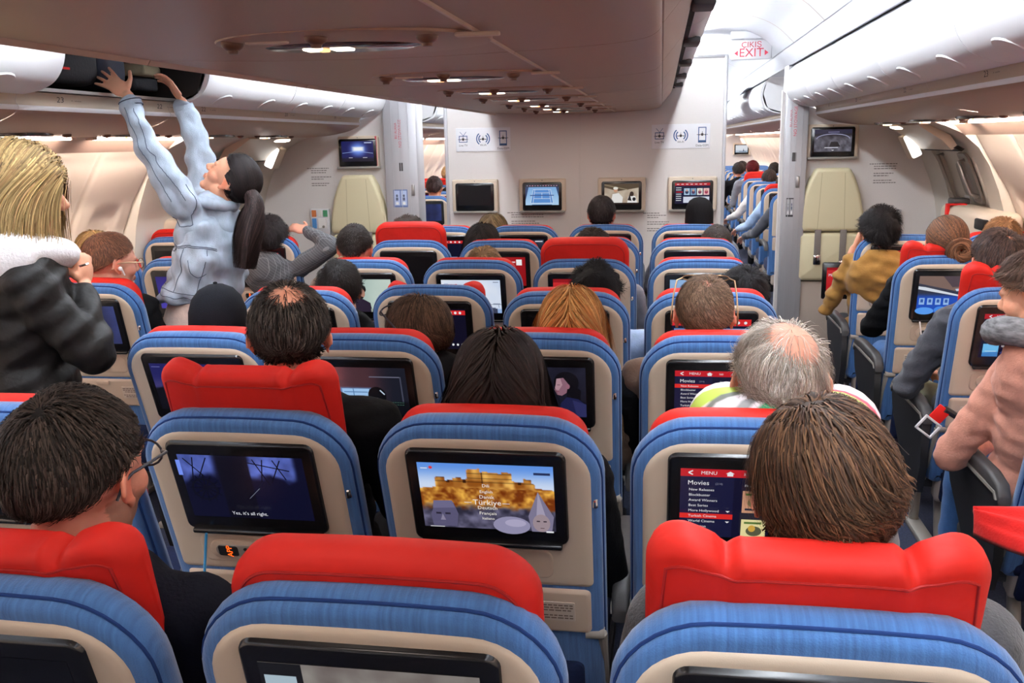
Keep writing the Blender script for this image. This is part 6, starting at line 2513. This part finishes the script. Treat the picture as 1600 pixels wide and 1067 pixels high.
# ---- left block
p = seated('person with reddish-brown short hair, glasses and a white earbud, in profile', (-1.705, 3.527, 1.302), -1.72, 4, yaw=-34, pitch=-6, skin='pink', top='black_cloth', vox=.0055, hs=1.04,
           hair=hs_(8000, 20, (88, 58, 44), length=.024, thick=.013, tips=(120, 78, 58), nape=-.55, vary=.3), stubble=((170, 120, 100), .3))
fr, f = eyeglasses(p[0], p[1], p[2], MT['goldframe'], wide=1.1)
g = G(); g.ell(p[1] @ Vector((.092, -.004, -.012)) - p[2], (.009, .009, .009)); g.capsule(p[1] @ Vector((.095, .0, -.012)) - p[2], p[1] @ Vector((.096, .012, -.036)) - p[2], .0035, .003)
g.build('earbud', MT['earbud'], p[0])
p = seated('person with blond hair and light sunglasses on top, left window side', (-2.296, 4.315, 1.235), -2.24, 5, yaw=20, skin='fair', top='cream', vox=.012, female=True, hair=dict(n=2200, seed=21, col=(170, 138, 92), length=.2, thick=.022, kind='bob', seg=8, part=0., width=.004, nape=-.7))
fr, f = eyeglasses(p[0], p[1], p[2], MT['earbud'], up=55, wide=1.8, name='sunglasses', xs=1.25)
p = seated('person in a grey check shirt scratching their dark curly hair', (-1.673, 5.083, 1.239), -1.72, 6, yaw=16, skin='pink', top='check', vox=.0075, sh=.19,
           hair=hs_(5200, 22, (38, 32, 32), length=.06, thick=.024, fuzz=.25, wave=.5, nape=-.74),
           arms={'R': dict(S=(-1.50, 5.06, .95), E=(-1.275, 5.03, 1.075), W=(-1.455, 5.12, 1.150), hand=dict(d=(-1, .15, .22), nrm=(-.3, .6, -.8), side=-1, curl=(.35, .5, .4)))})
# ---- right block
p = seated('person with curly black hair in an ochre sweater, hand raised to the face', (1.717, 5.083, 1.256), 1.80, 6, yaw=10, skin='warm', top='ochre_sweater', vox=.0085, sh=.19,
           hair=hs_(5200, 23, (28, 24, 24), length=.055, thick=.026, fuzz=.3, wave=.6, nape=-.74), sleeve=.45, armr=.80,
           arms={'L': dict(S=(1.60, 5.12, .97), E=(1.50, 5.22, .70), W=(1.63, 5.24, 1.03), hand=dict(d=(.35, .05, 1), nrm=(.8, -.1, -.3), side=1, curl=(.3, .5, .4)))}, foldamp=.007)
p = seated('person with brown hair in a low bun, black sleeve on the armrest', (1.835, 4.315, 1.283), 1.83, 5, yaw=-8, skin='fair', top='black_cloth', pants='jeans', vox=.0085, female=True, sh=.18,
           hair=dict(n=6000, seed=24, col=(72, 52, 42), length=.20, thick=.014, kind='long', seg=9, tie=(.045, -.115, -.010), width=.0026, nape=-.72, tips=(110, 74, 52), cap=True,
                     extra=[dict(pts=[(.045 + .035 * math.cos(a), -.125, -.012 + .034 * math.sin(a)) for a in np.linspace(0, 6.4, 9)], radii=[.022, .026, .026, .022], n=700, col=(104, 70, 50), seed=5)]),
           arms={'L': dict(S=(1.665, 4.28, .98), E=(1.565, 4.43, .755), W=(1.66, 4.66, .74))}, foldamp=.006)
p = seated('person with dark hair thinning at the crown, grey sleeve, above a winged headrest', (1.783, 3.527, 1.297), 1.83, 4, yaw=-4, skin='pink', top='steel_sweater', pants='olive_pants', vox=.007, sh=.185,
           hair=hs_(7000, 25, (46, 36, 34), length=.045, thick=.018, crown=(.25, -.45, .85), bald=[((.28, -.40, .86), .25, .45)], nape=-.78, tips=(78, 58, 50)),
           arms={'L': dict(S=(1.64, 3.50, .97), E=(1.525, 3.60, .69), W=(1.64, 3.83, .69))}, foldamp=.006)
p = seated('person with sandy hair just above the right window headrest', (2.330, 5.103, 1.203), 2.27, 6, sh=.15, skin='fair', top='gray_shirt', vox=.013, hair=hs_(2600, 26, (140, 102, 70), length=.05, thick=.02, width=.003))
p = seated('person in a pink sweater at the right edge, elbow out over the armrest', (1.655, 2.80, 1.305), 1.80, 3, yaw=48, pitch=-14, skin='warm', top='pink_sweater', pants='jeans', vox=.007, sh=.175, female=True,
           hair=hs_(5000, 27, (70, 50, 40), length=.05, thick=.022, fuzz=.15, nape=-.78),
           arms={'L': dict(S=(1.655, 2.86, .965), E=(1.500, 2.95, .635), W=(1.70, 3.12, .64))}, foldamp=.0025, build=1.02)
# patterned scarf round the neck of the pink sweater
MT['scarf'] = P('scarf_grey', S(120, 120, 122), .95, .1, bump=(60, .5, U3), vary=(34, .5, (1, 1, 3)))
g = G()
Mh = p[1]
g.tube([Vector((1.655 + .085 * math.cos(a) - .02, 2.80 + .085 * math.sin(a) - .01, 1.075 + .012 * math.sin(2 * a))) - p[2] for a in np.linspace(0, 2 * PI, 20)], .042, 12)
g.build('scarf', MT['scarf'], p[0])

# travel pillow round the neck of the elderly man, printed with large colour patches
def pillow():
    V, F, C_ = [], [], []
    n, m_ = 72, 22
    pal = lambda u, v: None
    for i in range(n + 1):
        t = rad(-128 + 256 * i / n) - PI / 2
        k = min(1, min(i, n - i) / 6.0) ** .5
        for j in range(m_):
            a = 2 * PI * j / m_
            r1 = .088 * max(.05, k)
            rr = .110 + r1 * math.cos(a)
            V.append((PH[0] + .005 + rr * math.cos(t) * 1.0, PH[1] - .01 + rr * math.sin(t) * .90 - .0, PH[2] - .076 + .072 * max(.05, k) * math.sin(a)))
            u = (i / n) * 16 + .8 * math.sin(a * 1.0 + 1)
            c = (232, 226, 232)
            if 3.2 < u < 4.2 + .6 * math.sin(a): c = (176, 200, 80)
            if 4.6 < u < 5.2: c = (110, 116, 110)
            if 6.2 < u < 6.8 and 0 < a < 3: c = (150, 154, 156)
            if 7.2 < u < 8.4 and .6 < a < 2.2 + .5 * (u - 7.2): c = (60, 140, 96)
            if 8.5 < u < 9.0: c = (226, 60, 66)
            if 9.0 < u < 12.8: c = (206, 226, 130)
            if 10.0 < u < 11.9 and .4 < a < 2.4: c = (230, 70, 78)
            if 12.8 < u < 13.3: c = (240, 80, 110)
            C_.append(c)
    for i in range(n):
        for j in range(m_):
            j2 = (j + 1) % m_
            F.append((i * m_ + j, (i + 1) * m_ + j, (i + 1) * m_ + j2, i * m_ + j2))
    F.append(tuple(range(m_))); F.append(tuple(range(n * m_ + m_ - 1, n * m_ - 1, -1)))
    o = mk('travel_pillow', V, F, MT['print'], None, sharp=None, cols=lin(np.array(C_) / 255.))
    tag(o, 'white neck pillow with red, green and grey patches round the elderly neck', 'neck pillow')


pillow()

# red cloth folded over the near right armrest
def red_cloth():
    n, m_ = 22, 16
    V, F = [], []
    for i in range(n + 1):
        for j in range(m_ + 1):
            u, v = i / n, j / m_
            x = 1.40 + .42 * u
            y = 2.41 - .02 * math.sin(7 * u) - min(1, .06 + u * 1.9) * .34 * v
            z = .694 - .05 * max(0, .3 - u) + .006 * math.sin(9 * u + 4 * v) + .004 * math.sin(17 * v)
            V.append((x, y, z - .05 * v * v))
    N_ = len(V)
    V += [(x, y, z - .012) for x, y, z in V]
    w_ = m_ + 1
    for i in range(n):
        for j in range(m_):
            a = i * w_ + j
            F.append((a, a + w_, a + w_ + 1, a + 1)); F.append((a + N_, a + 1 + N_, a + w_ + 1 + N_, a + w_ + N_))
    rim = [i * w_ for i in range(n + 1)] + [n * w_ + j for j in range(1, w_)] + [i * w_ + m_ for i in range(n - 1, -1, -1)] + [j for j in range(m_ - 1, 0, -1)]
    for k in range(len(rim)):
        a, b = rim[k], rim[(k + 1) % len(rim)]
        F.append((b, a, a + N_, b + N_))
    o = mk('red_cloth', V, F, fabric('red_cloth', (206, 30, 26)), None, sharp=None)
    tag(o, 'red cloth lying over the armrest at the lower right edge', 'cloth')


red_cloth()


# ---- next cabin: a few heads along the right aisle and past the left post
far = [
    (1.80, 12.95, 1.33, 'person in a maroon cap above the far red headrest', None, 'gray_shirt'),
    (1.68, 13.75, 1.29, 'person leaning into the aisle with dark hair, next cabin', (44, 36, 34), 'black_cloth'),
    (1.86, 15.35, 1.27, 'person with dark hair far along the right aisle', (40, 32, 30), 'black_cloth'),
    (2.27, 14.55, 1.26, 'person with dark hair at a far right window seat', (36, 30, 30), 'black_cloth'),
]
for i, (x, y, z, lab, hc, topm) in enumerate(far):
    yy = y
    person(lab, (x, yy, z - .128), hips=(1.83 if x < 2 else 2.26, yy + .14, .565), vox=.016, clothvox=.022, top=topm, skin='tan', hair=hs_(1500, 40 + i, hc, width=.005) if hc else hs_(1500, 40 + i, (76, 14, 18), length=.02, thick=.016, width=.005, front=.2), group='passengers of the next cabin', topname='sweater')
for i, (y, topm, pn, lab) in enumerate(((9.14, 'steel_sweater', 'pants_dark', 'person in a dark grey sleeve, first aisle seat past the right post'), (9.94, 'lightblue_shirt', 'cream_pants', 'person in a light blue shirt with pale sleeve, second aisle seat past the right post'), (11.35, 'white_cloth', 'pants_dark', 'person in a white sleeve further along the right aisle'))):
    x = 1.83
    person(lab, (x + .02, y + .04, 1.26 - .128), hips=(x, y + .14, .565), vox=.016, clothvox=.020, top=topm, pants=pn, skin='fair', hair=hs_(1500, 60 + i, (50, 40, 36), width=.005), group='passengers of the next cabin', arms={'L': dict(E=(1.50, y + .12, .72), W=(1.42, y + .38, .66))})
for i, (x, y, z, hc, lab) in enumerate(((-1.72, 9.30, 1.31, (50, 36, 34), 'person with dark hair just past the left silver post'), (-2.10, 11.6, 1.36, (176, 150, 110), 'person with blond hair seen past the left silver post'), (-1.98, 11.3, 1.33, (60, 36, 34), 'person with dark hair beside the blond one past the left post'))):
    person(lab, (x, y, z - .128), hips=(x, y + .14, .565), vox=.016, clothvox=.022, top='black_cloth', skin='tan', hair=hs_(1500, 70 + i, hc, width=.005), group='passengers of the next cabin')

# ------------------------------------------------------------------ the two who stand in the left aisle
# blonde in a leather jacket, nearest
hair = dict(n=13000, seed=31, col=(126, 102, 66), length=.195, thick=.034, kind='bob', seg=10, part=.15, width=.0030, vary=.34, nape=-.78, tips=(168, 142, 96), spread=.12, wave=.04, front=.30)
p = person('standing person with a blond bob, white hood and black leather jacket, arm folded up', (-1.262, 2.45, 1.520), yaw=-56, pitch=-12, hips=(-1.33, 2.43, .93), neck=(-1.292, 2.43, 1.365), skin='warm', top='leather', pants='pants_dark', hair=hair, vox=.006, hs=1.06, sh=.19, turn=-40, female=True,
           arms={'R': dict(S=(-1.20, 2.33, 1.275), E=(-1.055, 2.37, 1.055), W=(-1.135, 2.50, 1.235), hand=dict(d=(-.15, .25, 1), nrm=(-1, .2, 0), side=1, curl=(1.0, 1.3, .9))),
                 'L': dict(S=(-1.42, 2.58, 1.275), E=(-1.42, 2.70, 1.03), W=(-1.27, 2.60, 1.06))},
           standing=[(-1, (-1.40, 2.50, .50), (-1.40, 2.48, .07)), (1, (-1.24, 2.40, .50), (-1.24, 2.38, .07))], foldamp=.008, foldf=1.7, topname='leather_jacket', group='people standing in the left aisle', build=1.12, clothvox=.010, sleeve=.92)
g = G()
# white fleece hood lying on the shoulders
org = p[2]
hp = [(-1.36, 2.335, 1.370), (-1.26, 2.325, 1.385), (-1.185, 2.375, 1.365), (-1.175, 2.46, 1.345), (-1.22, 2.53, 1.335), (-1.33, 2.56, 1.345), (-1.40, 2.49, 1.36), (-1.42, 2.40, 1.365), (-1.36, 2.335, 1.370)]
g.tube([Vector(q) - org for q in smooth_prof(hp, 3)], .050, 12)
g.ell(Vector((-1.28, 2.325, 1.335)) - org, (.13, .055, .095), Matrix.Rotation(rad(-14), 3, 'Y'))
MT['fleece'] = P('white_fleece', S(226, 224, 226), .95, .1, bump=(120, .6, U3))
V, F = remesh(g, .010, 3, folds(.005, .8, 3))
mk('fleece_hood', V, F, MT['fleece'], p[0], sharp=None)
g = G(); g.tube([Vector(q) - org for q in ((-1.128, 2.475, 1.302), (-1.118, 2.49, 1.305), (-1.122, 2.508, 1.305))], .0035, 6); g.build('ring', MT['chrome'], p[0])
for q, (x, y) in enumerate(((-1.40, 2.55), (-1.24, 2.45))):
    pass

# denim jacket, reaching into the open bin
dh = (-1.235, 3.72, 1.500)
hair = dict(n=11000, seed=33, col=(30, 24, 24), length=.26, thick=.020, kind='long', seg=11, tie=(.0, -.118, -.015), width=.0028, vary=.30, nape=-.76, front=.55, cap=True,
            extra=[dict(pts=[(-1.145, 3.70, 1.455), (-1.115, 3.68, 1.41), (-1.118, 3.65, 1.34), (-1.135, 3.63, 1.25), (-1.150, 3.62, 1.14)], radii=[.026, .040, .048, .054, .050, .036], n=6000, col=(38, 28, 27), seed=6, local=False, width=.0012, vary=.5)])
dn = (-1.305, 3.69, 1.395)
p = person('standing person in a washed denim jacket with dark ponytail, reaching into the open bin', dh, yaw=97, pitch=46, roll=0, hips=(-1.395, 3.70, .90), neck=dn, skin='warm', top='denim', pants='cream_pants', hair=hair, vox=.0045, hs=.98, sh=.165, turn=70, female=True,
           arms={'L': dict(S=(-1.365, 3.555, 1.415), E=(-1.452, 3.46, 1.650), W=(-1.512, 3.47, 1.845), hand=dict(d=(-.75, .05, .55), nrm=(-.3, .85, -.45), side=-1, curl=(.10, .12, .1), spread=.24, thumb=(.55, .95, .05))),
                 'R': dict(S=(-1.400, 3.83, 1.445), E=(-1.435, 3.845, 1.670), W=(-1.475, 3.82, 1.835), hand=dict(d=(-.45, -.05, .8), nrm=(-.6, -.6, -.4), side=1, curl=(.35, .4, .35)))},
           standing=[(-1, (-1.36, 3.62, .48), (-1.33, 3.60, .07)), (1, (-1.36, 3.80, .48), (-1.30, 3.82, .07))], foldamp=.010, foldf=2.6, armr=1.16, topname='denim_jacket', group='people standing in the left aisle', clothvox=.008, sleeve=.90, build=.92)
org = p[2]
# loose jacket body: flaring hem over a pale top
g = G()
ax = Vector(dn) - Vector((-1.395, 3.70, .90))
def bodyring(t, rx, ry, off=(0, 0)):
    c = Vector((-1.395, 3.70, .90)) + ax * t
    return [c + Vector((rx * math.cos(a) + off[0] - .0, ry * math.sin(a) + off[1], .10 * (t - .5) * 0 - .22 * rx * math.cos(a) * (1 - t))) - org for a in np.linspace(0, 2 * PI, 40, endpoint=False)]
rg_ = [bodyring(t, rx, ry, o_) for t, rx, ry, o_ in ((.18, .150, .190, (-.03, 0)), (.20, .165, .205, (-.03, 0)), (.26, .168, .208, (-.02, 0)), (.34, .158, .200, (-.01, 0)), (.50, .145, .195, (0, 0)), (.70, .130, .185, (0, 0)), (.85, .100, .150, (0, 0)), (.94, .07, .09, (0, 0)))]
g.loft(rg_, True, True)
V, F = remesh(g, .009, 2, folds(.013, 2.2, 12))
from mathutils.bvhtree import BVHTree
jb = BVHTree.FromPolygons([Vector(v) for v in V], F)
sl = [c for c in p[0].children if c.name.startswith('denim_jacket')][0]
js = BVHTree.FromPolygons([v.co.copy() for v in sl.data.vertices], [tuple(q.vertices) for q in sl.data.polygons])


def stick(q, tree):
    r_ = tree.find_nearest(Vector(q))
    return r_[0] + r_[1] * .0012


mk('jacket_body', V, F, MT['denim'], p[0], sharp=None)
g = G()
g.loft([bodyring(t, rx, ry, (-.01, 0)) for t, rx, ry in ((-.10, .150, .180), (-.07, .158, .188), (.10, .150, .180), (.2, .14, .17), (.3, .13, .16))], True, True)
V, F = remesh(g, .012, 2, folds(.006, .8, 14))
mk('pale_top', V, F, fabric('pale_pink_top', (232, 208, 196)), p[0], sharp=None)
# jacket details: waistband, seams, cuffs, collar, pocket flap
g = G()
def seam(pts, r=.0016, tree=None):
    q_ = [stick(Vector(q) - org, tree or jb) for q in smooth_prof(pts, 8)]
    g.tube(q_, r, 5)
Bc = Vector((-1.395, 3.70, .90))
def onb(t, ang, k=1.0):
    rx = float(np.interp(t, [.08, .16, .3, .5, .7, .85], [.150, .168, .158, .145, .130, .10])); ry = float(np.interp(t, [.08, .16, .3, .5, .7, .85], [.19, .208, .2, .195, .185, .15]))
    c = Bc + ax * t
    a = rad(ang)
    return (c.x + rx * k * math.cos(a) - .01, c.y + ry * k * math.sin(a), c.z - .22 * rx * math.cos(a) * (1 - t))
for angs, ts in (((-170, -140, -110, -80, -50, -20), (.25,) * 6), ((-170, -140, -110, -80, -50, -20), (.30,) * 6), ((-104, -102, -100, -98), (.30, .42, .54, .68)), ((-70, -66, -62, -58), (.30, .42, .54, .66)), ((-140, -115, -90, -65, -40), (.66, .68, .69, .68, .66)), ((-140, -115, -90, -65, -40), (.675, .695, .705, .695, .675)), ((-165, -150, -135, -125, -140, -165), (.70, .70, .69, .66, .63, .63)), ((-84, -76, -68, -58), (.58, .50, .46, .48))):
    seam([onb(t, a_, 1.03) for a_, t in zip(angs, ts)])
S_, el, wr = p[3]['L']
for k in (.90, .80):
    c = el + (wr - el) * k; dvec = (wr - el).normalized(); o1 = dvec.orthogonal().normalized(); o2 = dvec.cross(o1)
    r_ = .044
    g.tube([c + (o1 * math.cos(a) + o2 * math.sin(a)) * r_ - org for a in np.linspace(0, 2 * PI, 16)], .0022, 5)
dS = (el - S_).normalized(); dE = (wr - el).normalized()
for off in ((0, -.08, .0), (.05, -.07, 0)):
    line_ = [S_ + (el - S_) * t + Vector(off) for t in np.linspace(.05, .95, 6)] + [el + (wr - el) * t + Vector(off) * .8 for t in np.linspace(.08, .78, 5)]
    seam([tuple(q) for q in line_], .0015, js)
seam([tuple(S_ + (Vector((math.cos(a_), 0, math.sin(a_)))) * .085 + Vector((0, -.04, 0))) for a_ in np.linspace(-2.2, 1.2, 7)], .0016, js)
g.build('stitching', MT['stitch'], p[0])
g = G()
cuff = []
for q in ('L', 'R'):
    S_, el, wr = p[3][q]
    a, b = el + (wr - el) * .80, el + (wr - el) * .93
    dvec = (b - a).normalized(); o1 = dvec.orthogonal().normalized(); o2 = dvec.cross(o1)
    g.loft([[a + (b - a) * t + (o1 * math.cos(k) + o2 * math.sin(k)) * r_ - org for k in np.linspace(0, 2 * PI, 20, endpoint=False)] for t, r_ in ((0, .040), (.03, .0435), (.95, .0425), (1, .036))], False, False)
g.build('cuff', MT['denim'], p[0])
# collar
g = G()
g.tube([Vector(q) - org for q in smooth_prof([(-1.385, 3.60, 1.40), (-1.32, 3.585, 1.425), (-1.25, 3.62, 1.405), (-1.225, 3.69, 1.39), (-1.25, 3.77, 1.40)], 4)], .026, 8)
V, F = remesh(g, .008, 2, folds(.004, 1, 5))
mk('collar', V, F, MT['denim'], p[0], sharp=None)
# ------------------------------------------------------------------ camera, world, colour management
YAW, PITCH, ROLL = 0.16259, 0.21451, -0.02006
CAMX, CAMZ = .58061, 1.63855
cyw, syw = math.cos(YAW), math.sin(YAW); cp, sp = math.cos(PITCH), math.sin(PITCH)
Fv = Vector((-syw * cp, cyw * cp, -sp)); Rv = Vector((cyw, syw, 0)); Uv = Rv.cross(Fv)
cr, sr = math.cos(ROLL), math.sin(ROLL)
R2 = Rv * cr + Uv * sr; U2 = -Rv * sr + Uv * cr
cam = bpy.data.cameras.new('camera')
cam.sensor_width = 36
cam.lens = 1430 * 36 / 1600
cam.clip_start = .05
co = bpy.data.objects.new('camera', cam)
Mx = Matrix((R2, U2, -Fv)).transposed().to_4x4()
Mx.translation = Vector((CAMX, 0, CAMZ))
co.matrix_world = Mx
COL.objects.link(co)
SC.camera = co
w = bpy.data.worlds.new('world')
w.use_nodes = True
w.node_tree.nodes['Background'].inputs[0].default_value = (.9, .9, 1, 1)
w.node_tree.nodes['Background'].inputs[1].default_value = .3
SC.world = w
vs = SC.view_settings
vs.view_transform = 'Standard'
vs.look = 'None'
vs.gamma = 1
vs.exposure = 0.18
vs.use_curve_mapping = False
SC.cycles.use_denoising = True
SC.cycles.max_bounces = 8
SC.cycles.diffuse_bounces = 5
SC.cycles.glossy_bounces = 3
SC.cycles.sample_clamp_indirect = 4
